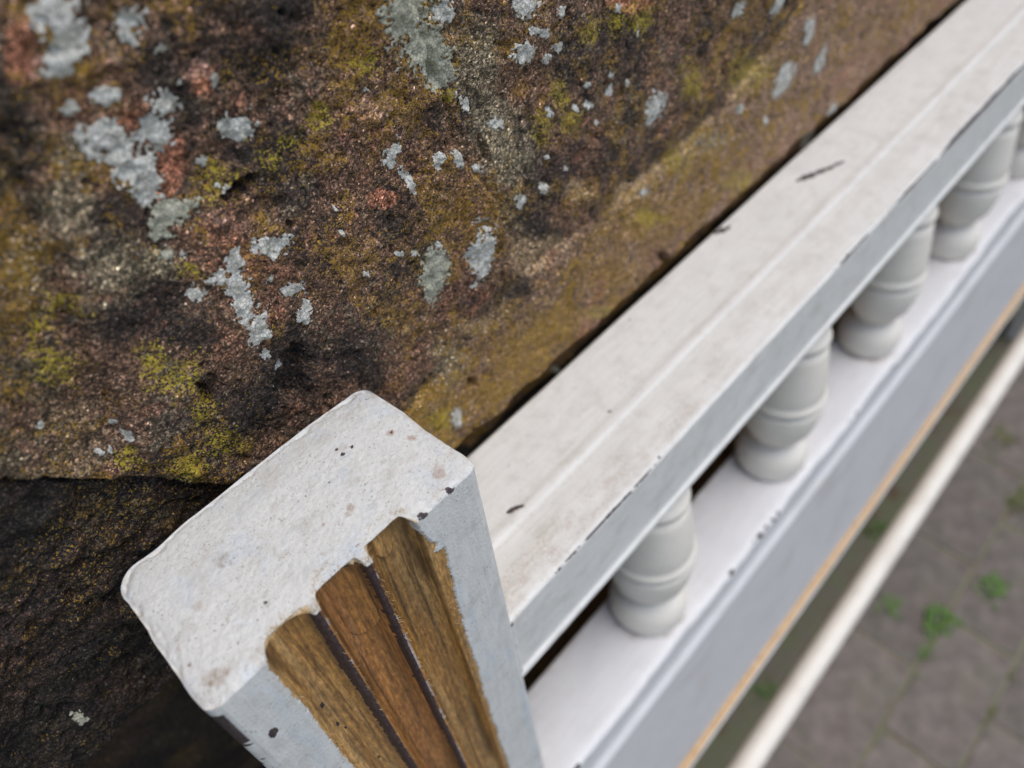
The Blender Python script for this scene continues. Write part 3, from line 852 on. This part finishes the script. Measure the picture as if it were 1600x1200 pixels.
def make_post(mirror):
    root = link('post', None, hb)
    # outline, counter-clockwise seen from above, front first
    pts = []; isf = []
    xs = np.arange(0.4, 59.71, 0.24 if not mirror else 1.2)
    for x in xs: pts.append((x, 0.0)); isf.append(1)
    def arc(cx, cy, r, a0, a1, n):
        for i in range(n + 1):
            a = math.radians(a0 + (a1 - a0) * i / n); pts.append((cx + r * math.cos(a), cy + r * math.sin(a))); isf.append(0)
    arc(59.9, 1.6, 1.6, -90, 0, 8)
    for y in np.linspace(2.4, 30.5, 40): pts.append((61.5, y)); isf.append(0)
    arc(57.9, 31.6, 3.6, 0, 90, 14)
    for x in np.linspace(57, 6, 90): pts.append((x, 35.2 + .6 * math.sin((x - 6) / 51 * math.pi))); isf.append(0)
    arc(4.8, 30.0, 5.2, 90, 180, 16)
    for y in np.linspace(29, 3, 50): pts.append((-.4 - 1.4 * (29 - y) / 26, y)); isf.append(0)
    arc(.2, 2.0, 2.0, 180, 265, 8)
    pts = np.array(pts); isf = np.array(isf, bool)
    wv = np.stack([fbm(pts[:, 0], pts[:, 1], 9, 3, 803), fbm(pts[:, 0], pts[:, 1], 9, 3, 804)], 1) * .55 * (~isf)[:, None]
    pts = pts + wv
    n = len(pts)
    cen = np.array([29.85, 17.6])
    zs = [-1.0]
    st = 0.34 if not mirror else 4.0
    while zs[-1] > -215: zs.append(zs[-1] - st)
    while zs[-1] > -999: zs.append(max(-1000.0, zs[-1] - 25))
    zs = np.array(zs)
    X = np.repeat(pts[None, :, 0], len(zs), 0); Y = np.repeat(pts[None, :, 1], len(zs), 0); Z = np.repeat(zs[:, None], n, 1)
    isF = np.repeat(isf[None, :], len(zs), 0)
    x = X.ravel(); y = Y.ravel(); z = Z.ravel(); fr = isF.ravel()
    wob = .12 * fbm(x + y * 1.7, z, 14, 3, 811)
    m = np.where(fr, wood_mask(x, z), 9.0)
    fd = flute_depth(x)
    film = .42 * sst(-.05, .30, m)
    # raised tongue ends left in two of the flutes
    arcv = np.zeros_like(x)
    for (fi, zb) in ((1, -27.0), (2, -10.5)):
        a, b = FLUTES[fi]; t = (x - (a + b) / 2 - (1.2 if fi == 1 else -.6)) / ((b - a) / 2 * (.62 if fi == 1 else .45))
        zc = zb + 6.5 * (1 - np.sqrt(np.clip(1 - t * t, 0, 1)))
        dd = z - zc
        inside = (np.abs(t) < 1)
        fd = np.where(inside & fr, fd - .95 * sst(-.30, .20, dd) * sst(0, .12, 1 - np.abs(t)), fd)
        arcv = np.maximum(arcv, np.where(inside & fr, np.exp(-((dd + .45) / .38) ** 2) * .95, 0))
        arcv = np.maximum(arcv, np.where(fr & (dd > 0) & (np.abs(np.abs(t) - 1) < .05), .6, 0))
    for xe in (21.0, 22.6, 33.0, 34.6, 44.6, 11.0):  # flute edges streaked darker: shading painted into the wood colour
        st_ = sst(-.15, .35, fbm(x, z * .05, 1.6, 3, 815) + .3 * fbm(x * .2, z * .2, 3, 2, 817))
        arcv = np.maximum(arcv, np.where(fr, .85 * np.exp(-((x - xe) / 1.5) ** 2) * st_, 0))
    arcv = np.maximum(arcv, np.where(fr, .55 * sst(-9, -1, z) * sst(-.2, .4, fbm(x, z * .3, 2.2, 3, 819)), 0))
    grain = .10 * fbm(x, z * .06, .9, 3, 821) + .05 * vn(x, z, .6, 825)
    wy = np.where(m < 0, fd + grain, np.maximum(fd * sst(.5, -.1, m), 0))
    y = np.where(fr, wy - film + wob * .6, y + wob * np.sign(y - 16) * .5)
    x = np.where(fr, x, x + wob * np.sign(x - 30) * .8)
    # old chips on the painted arrises
    chip = np.zeros_like(x); grime = np.zeros_like(x); rust = np.zeros_like(x)
    edgeL = np.exp(-((X.ravel() + 1.4) / 1.5) ** 2) * (Y.ravel() < 6)
    cn = fbm(Y.ravel() + X.ravel() * .7, z, 5, 3, 831, .6)
    chip = np.maximum(chip, edgeL * sst(-.05, .15, cn + .30 * np.exp(-((z + 17) / 7) ** 2) - .10) * (z < -4))
    for (cx, w) in ((46.9, 1.1), (54.2, .8), (38.4, 1.7), (30.5, .7)):
        q = ((X.ravel() - cx - .5 * cn) / w) ** 2 + ((z + .5) / 1.0) ** 2 + .6 * vn(x, z, .7, 846)
        chip = np.maximum(chip, np.where(fr, sst(1.2, .8, q), 0))
    for (cx, cz, rx, rz) in ((13.0, -33.0, .45, 1.3), (13.2, -44.5, .35, 1.1), (13.9, -49.0, .3, .8), (16, -75, .4, 1.0), (3.3, -20.5, 1.0, 1.6)):
        q = ((x - cx) / rx) ** 2 + ((z - cz) / rz) ** 2 + .5 * vn(x, z, .6, 841)
        chip = np.maximum(chip, np.where(fr, sst(1.15, .85, q), 0))
    grime = np.maximum(grime, .55 * sst(.6, .05, np.abs(m)) * (m > 0))
    P = np.stack([x, y, z], 1)
    F = grid_faces(len(zs), n, True)
    mF = m[F].mean(1)
    xF = X.ravel()[F].mean(1)
    frF = isF.ravel()[F].all(1)
    cls = np.zeros(len(F), int)                       # 0 paint
    wood = frF & (mF < 0)
    cls[wood] = 9
    for i, (a, b) in enumerate(FLUTES):
        cls[wood & (xF >= a - .05) & (xF <= b + .05)] = 1 + i
    cls[wood & (xF < FLUTES[0][0])] = 1
    zF = z[F].mean(1)
    dn = .7 * fbm(xF * .3, zF * .12, 2.5, 3, 843) + .25 * vn(xF, zF, .8, 844)
    cls[wood & (cls == 9)] = 2
    cls[wood & (xF > 19.9 + .7 * dn) & (xF < 21.7 + .15 * dn)] = 9  # left band: old paint, widened to paint in the groove's shadow
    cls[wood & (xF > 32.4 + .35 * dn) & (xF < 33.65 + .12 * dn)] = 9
    pale = sst(-.25, .2, fbm(xF * 0, zF * .5, 4, 3, 848)) > .35
    cls[wood & pale & (xF > 33.65 + .12 * dn) & (xF < 34.05 + .12 * dn)] = 8
    cls[wood & pale & (zF > -26) & (xF > 21.7 + .15 * dn) & (xF < 22.15 + .15 * dn)] = 8
    cls[wood & (xF > FLUTES[2][1])] = 3
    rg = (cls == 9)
    # ---- top cap: rings shrinking to the middle line
    top_i = np.arange(n)
    base = P[:n].copy()
    conv = pts.copy()
    dl = [0.0, .22, .6, 1.1] + list(np.arange(1.5, 16.6, .26 if not mirror else 2.0)) + [17.6]
    rings = [base]
    for d in dl[1:]:
        t = sst(0.3, 3.2, np.array([d]))[0]
        src = base[:, :2] * (1 - t) + conv * t
        ex = cen[0] + (src[:, 0] - cen[0]) * (1 - d / 31.7)
        ey = cen[1] + (src[:, 1] - cen[1]) * max(0.0, 1 - d / 17.6)
        r = min(1.0, d / 1.1)
        zz = -1.0 * (1 - math.sqrt(max(0, 1 - (1 - r) ** 2))) + np.zeros(n)
        back = sst(23, 36, ey); left = sst(8, -2, ex)
        zz = zz - .9 * back ** 2 - .7 * left ** 2 + .10 * fbm(ex, ey, 5, 3, 851) + .06 * vn(ex, ey, .8, 855) + .30 * fbm(ex, ey, 22, 2, 857)
        zz = zz - .75 * sst(-.1, .5, fbm(ex, ey, 3.5, 3, 861, .65)) * sst(2.4, .4, np.array([d]))[0]
        rings.append(np.stack([ex, ey, zz], 1))
    T = np.concatenate(rings, 0)
    TF = grid_faces(len(rings), n, True)[:, ::-1]
    tch = np.zeros(len(T)); tru = np.zeros(len(T)); tgr = np.zeros(len(T))
    for (sx, sy, r, c_, ru, g_) in TOPSPOTS:
        q = np.sqrt((T[:, 0] - sx) ** 2 + (T[:, 1] - sy) ** 2) / r
        q = q + .45 * vn(T[:, 0], T[:, 1], r * .8, 871) + .2 * vn(T[:, 0], T[:, 1], r * .35, 875)
        w = sst(1.25, .45, q)
        if c_ >= .5: tch = np.maximum(tch, w * c_)
        tru = np.maximum(tru, w * ru); tgr = np.maximum(tgr, w * g_)
    ed = (np.arange(len(T)) < n * 4)
    tgr = np.maximum(tgr, np.where(ed, .35 * sst(-.1, .4, fbm(T[:, 0] * 1.3, T[:, 1] * 1.3, 2.5, 3, 881)), 0))
    near_wood = (T[:, 0] > 9) & (T[:, 0] < 47) & (T[:, 1] < 3.2)
    tgr = np.maximum(tgr, np.where(near_wood, .55 * sst(3.4, 1.0, T[:, 1]) * sst(-.3, .4, vn(T[:, 0] * 1.5, T[:, 1] * .4, .8, 885)), 0))
    T[:, 2] -= .18 * tch
    ring_i = np.arange(len(T)) // n
    fx = np.tile(flute_depth(pts[:, 0]), len(rings)) * np.tile(isf, len(rings))
    gn_ = fbm(T[:, 0] * 1.2, T[:, 1] * .5, 1.6, 3, 887)
    tgo = np.where((fx > .5), sst(7.5, 2.0, ring_i + 5 * gn_) * sst(-.45, .1, fbm(T[:, 0] * .7, T[:, 1] * 0, 5, 2, 889) + .15), 0) * .9
    # chips break the cap's front lip too
    lip = (np.arange(len(T)) < n * 3) & np.tile(isf, len(rings))
    xx = np.tile(pts[:, 0], len(rings))
    for (cx, w) in ((46.9, 1.1), (54.2, .8), (38.4, 1.7), (30.5, .7)):
        q = ((xx - cx) / w) ** 2 + (np.arange(len(T)) // n / 2.6) ** 2 + .7 * vn(T[:, 0], T[:, 1], .6, 847)
        tch = np.maximum(tch, np.where(lip, sst(1.2, .8, q), 0))
    # join sides (paint only) and cap in one painted mesh
    off = len(P)
    allP = np.concatenate([P, T], 0)
    allF = np.concatenate([F, TF + off], 0)
    allc = np.concatenate([cls, np.zeros(len(TF), int)])
    zero = np.zeros(len(T))
    at = {'chip': ('FLOAT', np.concatenate([chip, tch])), 'grime': ('FLOAT', np.concatenate([grime, tgr])),
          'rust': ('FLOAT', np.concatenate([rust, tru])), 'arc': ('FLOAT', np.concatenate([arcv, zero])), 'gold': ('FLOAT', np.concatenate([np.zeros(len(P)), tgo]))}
    if mirror:
        allP[:, 0] = 59.7 - allP[:, 0] ; allF = allF[:, ::-1]
    allF = allF[:, ::-1]
    o = link('painted_body', sub_mesh('painted_body', allP, allF, allc == 0, M['paint_post'], at), root)
    for i in range(3):
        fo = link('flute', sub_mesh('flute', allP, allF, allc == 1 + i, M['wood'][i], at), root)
        fo['label'] = ['narrow pale stripped flute', 'reddish brown stripped flute', 'golden stripped flute'][i]
    if (allc == 8).any():
        tag(link('ridge_paint', sub_mesh('ridge_paint', allP, allF, allc == 8, M['pale_ridge'], at), root), 'thin pale flecks of paint on the flute ridges', kind='stuff')
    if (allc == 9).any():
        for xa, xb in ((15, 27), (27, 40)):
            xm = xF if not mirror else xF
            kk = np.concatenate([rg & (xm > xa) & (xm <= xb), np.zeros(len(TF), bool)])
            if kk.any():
                link('arris', sub_mesh('arris', allP, allF, kk, M['old_paint_shade'], at), root)['label'] = 'dark old paint and painted groove shade on the ridge'
    return root, P, m

post, PP_, pm_ = make_post(False)
post2, _, _ = make_post(True)
post2.location = (X2 * MM, 0, 0)

# torn wood fibres along the ridges and the top edge
rf = random.Random(8)
fb_ = MB()
def hair(p, d, ln, w):
    d = Vector(d).normalized(); s = d.cross(Vector((rf.uniform(-1, 1), rf.uniform(-1, 1), rf.uniform(-1, 1)))).normalized() * w
    p = Vector(p); q = p + d * ln * .6; e = p + d * ln + Vector((rf.uniform(-.15, .15), rf.uniform(-.15, .15), rf.uniform(-.1, .1))) * ln
    fb_.add([p - s, p + s, q + s * .7, q - s * .7, e], [(0, 1, 2, 3), (3, 2, 4)])
for xr_, dn in ((33.75, 330), (21.6, 170), (46.0, 130), (10.2, 130)):
    for i in range(dn):
        z = -rf.uniform(3, 150) ** 1.0
        hair((xr_ + rf.uniform(-.35, .5), .15, z), (rf.uniform(.2, .9), -rf.uniform(.4, 1), rf.uniform(-.2, .7)), rf.uniform(.5, 1.3), .04)
for i in range(260):
    x = rf.uniform(10.5, 45)
    x = x if rf.random() < .4 else rf.choice([20.9, 22.4, 24, 26, 28, 33.6, 34.4, 44.2, 14]) + rf.uniform(-1, 1)
    d = float(flute_depth(np.array([x]))[0])
    hair((x, d * .95 + rf.uniform(-.1, .5), rf.uniform(-.9, -.1)), (rf.uniform(-.5, .5), rf.uniform(-.3, .9), rf.uniform(.4, 1)), rf.uniform(.6, 2.0), .05)
tag(link('wood_fibres', fb_.mesh('wood_fibres', M['fibre']), post), kind='stuff')

# ---- swept members along the headboard
def sweep_xs(x0, x1, fine):
    xs = [x0]
    while xs[-1] < x1:
        xs.append(min(x1, xs[-1] + max(fine, (xs[-1] - 120) * .007)))
    return np.array(xs)

def resample(poly, step):
    out = []
    for (a, b), (c, d) in zip(poly[:-1], poly[1:]):
        L = math.hypot(c - a, d - b); k = max(1, int(round(L / step)))
        for i in range(k): out.append((a + (c - a) * i / k, b + (d - b) * i / k))
    out.append(poly[-1]); return np.array(out)

def sweep(name, poly, x0, x1, step, fine, mat, disp=None, attr=None, closed=True):
    pr = resample(poly + ([poly[0]] if closed else []), step)
    if closed: pr = pr[:-1]
    xs = sweep_xs(x0, x1, fine)
    X = np.repeat(xs[:, None], len(pr), 1).ravel(); Y = np.tile(pr[:, 0], len(xs)); Z = np.tile(pr[:, 1], len(xs))
    at = {}
    if attr: at = attr(X, Y, Z)
    if disp: Y, Z = disp(X, Y, Z, at)
    F = grid_faces(len(xs), len(pr), closed)
    me = np_mesh(name, np.stack([X, Y, Z], 1), F, mat, True, {k: ('FLOAT', a) for k, a in at.items()})
    return link(name, me, hb)

# top rail
RZ = -74.0; RB = -109.0
rail_poly = [(49.6, RZ - .6), (48.8, RZ), (25.6, RZ), (24.4, RZ + .12), (23.2, RZ + .42), (22.0, RZ + .55), (20.8, RZ + .42), (19.8, RZ - .1), (18.8, RZ - .3), (17.2, RZ - .28),
             (12, RZ + .1), (3.0, RZ - .05), (2.0, RZ - .3), (1.5, RZ - 1.0), (1.5, RB + 4.4), (1.2, RB + 3.4), (.3, RB + 2.6), (.1, RB + 1.0), (.5, RB), (6, RB - .1), (49.6, RB - .1)]
RAIL_SPOTS = [(89.2, 24.4, 2.8, .8, -.45), (286.5, 37.8, 5.6, 1.7, -.42), (293.5, 35.0, 6.0, 1.3, -.42), (301.0, 32.4, 4.2, .9, -.25), (236.0, 47.4, 4.0, 1.4, -.3), (136, 25.5, 1.2, .35, -.6), (130.9, 2.2, .7, .5, 0), (174, 46, .5, .4, 0)]
def rail_attr(X, Y, Z):
    chip = np.zeros_like(X); gr = np.zeros_like(X); ru = np.zeros_like(X)
    top = Z > RZ - 1.4
    for (sx, sy, rx, ry, a) in RAIL_SPOTS:
        c, s = math.cos(a), math.sin(a); dx = X - sx; dy = Y - sy
        q = np.sqrt(((dx * c + dy * s) / rx) ** 2 + ((-dx * s + dy * c) / ry) ** 2) + .45 * vn(X, Y, 1.1, 901)
        chip = np.maximum(chip, np.where(top, sst(1.3, .6, q), 0))
    # paint worn through along the front arris
    n = fbm(X, X * 0, 26, 4, 911) * .6 + .4 * fbm(X, X * 0, 5, 3, 915)
    amt = np.interp(X, [60, 78, 90, 118, 135, 150, 235, 245, 262, 272, 300, 330, 345, 400, 430, 500, 1400], [0, .0, .30, .32, .2, .0, .0, .45, .42, .1, .35, .3, .85, .9, .5, .6, .5])
    w = 1.15 * np.clip(amt * 2 + n * .9 - .25, 0, 1.3)
    dist = np.abs(Y - 1.6) + np.abs(Z - (RZ - .7)) * .9
    chip = np.maximum(chip, np.where((Y < 4) & (Z > RZ - 4), sst(w + .25, w - .25, dist + .25 * vn(X, Z * 3, 1.0, 921)) * (w > .12), 0))
    # grime collects on the front strip of the moulding
    g = sst(19, 10, Y) * sst(1.5, 5, Y) * np.where(top, 1, 0) * sst(-.25, .45, fbm(X, Y * 2.2, 16, 4, 931, .6)) * .55 * np.interp(X, [60, 150, 260, 400], [1, .9, .45, .3])
    g = np.maximum(g, np.where(top, .35 * np.exp(-((Y - 19.3) / .8) ** 2), 0))
    g = np.maximum(g, np.where(top & (X < 110), .5 * sst(.0, .5, fbm(X, Y, 6, 3, 941)) * sst(22, 8, Y), 0))
    g = np.maximum(g, np.where(Z < RZ - 2, .25 * sst(.2, .6, fbm(X, Z * 2, 12, 3, 951)), 0))
    ru = np.where(top, .22 * sst(.42, .62, fbm(X, Y, 4, 2, 961) + .25 * fbm(X, Y, 1.2, 2, 965)) * sst(20, 10, Y), 0)
    return {'chip': chip, 'grime': g, 'rust': ru * np.interp(X, [60, 170, 300], [1, .5, .0])}
def rail_disp(X, Y, Z, at):
    w = .10 * fbm(X, Y + Z, 18, 3, 971) + .05 * fbm(X * .5, Y + Z, 3, 2, 975)
    Z2 = Z + w * (Z > RZ - 2) - .25 * at['chip'] * (Z > RZ - 2)
    Y2 = Y + w * (Y < 2) + .2 * at['chip'] * (Y < 3) + .35 * fbm(X, X * 0, 60, 2, 981) * (Y > 40)
    return Y2, Z2
sweep('top_rail', rail_poly, 60.0, X2, .55, .6, M['paint_rail'], rail_disp, rail_attr)

cz = np.arange(RZ - .6, RB - .5, -.5); ca = np.linspace(0, 2 * np.pi, 10, endpoint=False)
CZ, CA = np.meshgrid(cz, ca, indexing='ij'); cz_ = CZ.ravel(); ca_ = CA.ravel()
cr_ = .75 + .35 * fbm(cz_, cz_ * 0, 5, 3, 990)
link('caulk_bead', np_mesh('caulk_bead', np.stack([61.7 + cr_ * np.cos(ca_), 1.3 + cr_ * np.sin(ca_), cz_], 1), grid_faces(len(cz), 10, True), M['paint_board']), hb)
# lower ledge with rounded wavy nose
LZ = -224.0
ledge_poly = [(33.0, LZ - .5), (32.5, LZ), (0, LZ), (-2.0, LZ - .25), (-3.4, LZ - 1.1), (-4.0, LZ - 2.6), (-3.9, LZ - 5.0), (-3.2, LZ - 6.4), (-2.6, LZ - 7.0), (6, LZ - 7.0), (33.0, LZ - 7.0)]
def ledge_disp(X, Y, Z, at):
    nose = sst(2, -3, Y)
    Y2 = Y + nose * (1.4 * fbm(X, X * 0, 34, 3, 1001) + .55 * fbm(X, Z, 9, 2, 1005))
    return Y2, Z + .12 * fbm(X, Y, 20, 2, 1011) * (Z > LZ - 1)
def plain_attr(X, Y, Z):
    return {'grime': .30 * sst(.15, .6, fbm(X, Y + Z, 30, 3, 1021)), 'chip': sst(.66, .72, fbm(X * .6, Y + Z, 9, 2, 1031)) * 0.0}
def ledge_attr(X, Y, Z):
    a = plain_attr(X, Y, Z)
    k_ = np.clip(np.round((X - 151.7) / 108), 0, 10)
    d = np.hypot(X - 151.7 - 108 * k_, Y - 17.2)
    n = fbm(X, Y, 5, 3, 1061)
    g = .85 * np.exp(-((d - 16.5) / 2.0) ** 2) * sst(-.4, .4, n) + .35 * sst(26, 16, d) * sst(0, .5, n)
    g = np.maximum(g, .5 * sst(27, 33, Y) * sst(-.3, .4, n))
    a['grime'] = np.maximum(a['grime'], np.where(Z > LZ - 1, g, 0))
    a['chip'] = np.where((Y < -2.5) & (Z > LZ - 4), sst(.50, .58, fbm(X, Z * 3, 16, 3, 1065) + .2 * vn(X, Z, 2, 1067)), 0)
    return a
sweep('ledge', ledge_poly, 60.0, X2, 1.0, 1.0, M['paint_board'], ledge_disp, ledge_attr)

# apron board with a bead below the ledge
AB = -484.0
apron_poly = [(14, LZ - 7.2), (-2.2, LZ - 7.2), (-2.4, -254), (-3.0, -256), (-4.6, -257.5), (-5.6, -260), (-5.6, -262.5), (-4.8, -265), (-3.9, -266.5), (-3.9, AB + .5), (14, AB + .5)]
def apron_disp(X, Y, Z, at):
    return Y + np.where(Y < 0, .35 * fbm(X, Z, 45, 3, 1041), 0), Z
sweep('apron', apron_poly, 60.0, X2, 4, 2.5, M['paint_board'], apron_disp, plain_attr)
edge_poly = [(14, AB), (-2.6, AB + 1.6), (-7.6, AB - 1.4), (-8.0, AB - 3.0), (-7.0, AB - 3.4), (14, AB - 3.4)]
e1 = sweep('bare_edge', edge_poly, 60.0, X2, 2, 3, M['bare_edge'], lambda X, Y, Z, a: (Y + np.where(Y < 0, .5 * fbm(X, Z, 18, 3, 1051), 0), Z))
e1['label'] = 'bare timber edge along the apron bottom'
lip_poly = [(14, AB - 3.6), (-7.4, AB - 3.6), (-9.0, AB - 4.4), (-9.2, AB - 7), (-8.0, AB - 8), (14, AB - 8)]
sweep('edge_strip', lip_poly, 60.0, X2, 2, 4, M['paint_board'], None, plain_attr)

# turned balusters
bal = [(0, -1), (15.0, -1), (16.4, .8), (17.4, 3.5), (17.8, 7.5), (17.4, 11.5), (16.2, 15.2), (14.4, 17.8), (12.4, 19.6), (11.3, 21.2), (11.0, 22.8), (11.8, 24.6), (14.2, 27.6), (16.4, 32), (17.8, 38), (18.5, 44),
       (18.6, 49.6), (18.4, 50.8), (17.2, 51.6), (17.2, 52.8), (18.6, 53.7), (18.9, 55.4), (18.6, 57.0), (17.3, 57.9), (17.5, 59.2), (17.0, 66), (15.9, 75), (14.5, 84), (13.8, 88.0), (12.7, 88.8), (12.7, 90.2),
       (13.9, 91), (14.0, 93.0), (13.6, 94.2), (12.2, 95.2), (11.4, 102), (10.8, 115.2)]
bp = np.array(bal)
nseg = 56
an = np.linspace(0, 2 * np.pi, nseg, endpoint=False)
BX = (bp[:, 0:1] * np.cos(an)[None]).ravel(); BY = (bp[:, 0:1] * np.sin(an)[None]).ravel(); BZ = np.repeat(bp[:, 1], nseg)
bme = np_mesh('baluster', np.stack([BX, BY, BZ], 1), grid_faces(len(bp), nseg, True)[:, ::-1], M['paint_turned'], True,
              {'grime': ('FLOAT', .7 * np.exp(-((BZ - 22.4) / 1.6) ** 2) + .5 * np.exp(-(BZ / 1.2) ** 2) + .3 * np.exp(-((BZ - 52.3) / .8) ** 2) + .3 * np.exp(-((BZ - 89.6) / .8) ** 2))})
for i in range(11):
    o = link('baluster', bme, hb)
    o.location = (151.7e-3 + i * .108, 17.2e-3, LZ * MM)
    o.rotation_euler = (0, 0, i * 1.3)
    o.scale = (1 + .02 * math.sin(i * 2.3), 1 + .02 * math.sin(i * 2.3), 1)

# round bottom rail
a2 = np.linspace(0, 2 * np.pi, 40, endpoint=False)
sweep('bottom_rail', [(-12 + 15 * math.cos(t), -880 + 15 * math.sin(t)) for t in a2], -1.0, X2 + 58, 50, 6, M['paint_turned'], lambda X, Y, Z, a: (Y + (X - 347) * .0055, Z), plain_attr)

# ================================================================== WEEDS AND MOSS IN THE PAVING JOINTS
def weed(name, x, y, rad, n, seed, mat, hgt, label):
    r = random.Random(seed); b = MB()
    for i in range(n):
        a = r.uniform(0, 2 * math.pi); d = rad * r.random() ** .8; L = rad * r.uniform(.25, .5); w = L * r.uniform(.25, .45)
        px, py = d * math.cos(a) * (1.25 if r.random() < .5 else .8), d * math.sin(a) * .8
        z0 = -5 + hgt * r.random() * (1 - d / rad * .6)
        el = r.uniform(.1, .9); ya = a + r.uniform(-.8, .8)
        dx, dy, dz = math.cos(ya) * math.cos(el), math.sin(ya) * math.cos(el), math.sin(el)
        sx, sy = -math.sin(ya) * w, math.cos(ya) * w
        p0 = (px, py, z0)
        m1 = (px + dx * L * .5 + sx, py + dy * L * .5 + sy, z0 + dz * L * .5)
        m2 = (px + dx * L * .5 - sx, py + dy * L * .5 - sy, z0 + dz * L * .5)
        mc = (px + dx * L * .5, py + dy * L * .5, z0 + dz * L * .5 - w * .25)
        e = (px + dx * L, py + dy * L, z0 + dz * L * .8)
        b.add([p0, m1, mc, m2, e], [(0, 1, 2), (0, 2, 3), (1, 4, 2), (2, 4, 3)])
        b.add([(px, py, -8), (px + .7, py, -8), (px + .4, py + .3, z0 + .5)], [(0, 1, 2)])
    o = link(name, b.mesh(name, mat)); o.location = (x * MM, y * MM, GZ * MM)
    return tag(o, label, 'weed' if name == 'weed' else 'moss', 'small plants in the paving joints')
WEEDS = [('weed', 816, -214, 22, 70, 'weed', 12, 'bright green weed clump nearest the right edge of the photo'),
         ('weed', 718, -178, 24, 90, 'weed', 14, 'largest bright green weed in the paving joint, middle of the row'),
         ('weed', 662, -186, 15, 45, 'weed', 9, 'small green weed just below the largest weed'),
         ('weed', 622, -188, 12, 36, 'weed', 7, 'smallest yellow green weed at the lower end of the row'),
         ('weed', 692, -116, 20, 64, 'weed', 10, 'green weed clump right beside the white round rail'),
         ('weed', 798, -42, 17, 50, 'weed', 10, 'green weed seen in the gap between apron and round rail'),
         ('weed', 470, -46, 16, 44, 'weed', 9, 'green weed at the very bottom of the gap behind the round rail'),
         ('moss', 1090, -122, 26, 80, 'moss', 6, 'dull green moss patch at the upper right of the paving'),
         ('moss', 985, -192, 26, 90, 'moss', 6, 'brownish green moss strip at the right edge of the paving'),
         ('moss', 640, -284, 16, 60, 'moss', 4, 'moss at the paving joint crossing in the lower right corner'),
         ('moss', 712, -282, 14, 50, 'moss', 4, 'moss along the joint above the lower right joint crossing'),
         ('moss', 533, -192, 15, 50, 'moss', 4, 'dark moss at the joint crossing near the bottom of the photo')]
for i, (nm, x, y, rad, n, mt, hg, lb) in enumerate(WEEDS):
    weed(nm, x, y, rad * 1.05, int(n * 1.2), 40 + i, M[mt], hg * 1.2, lb)
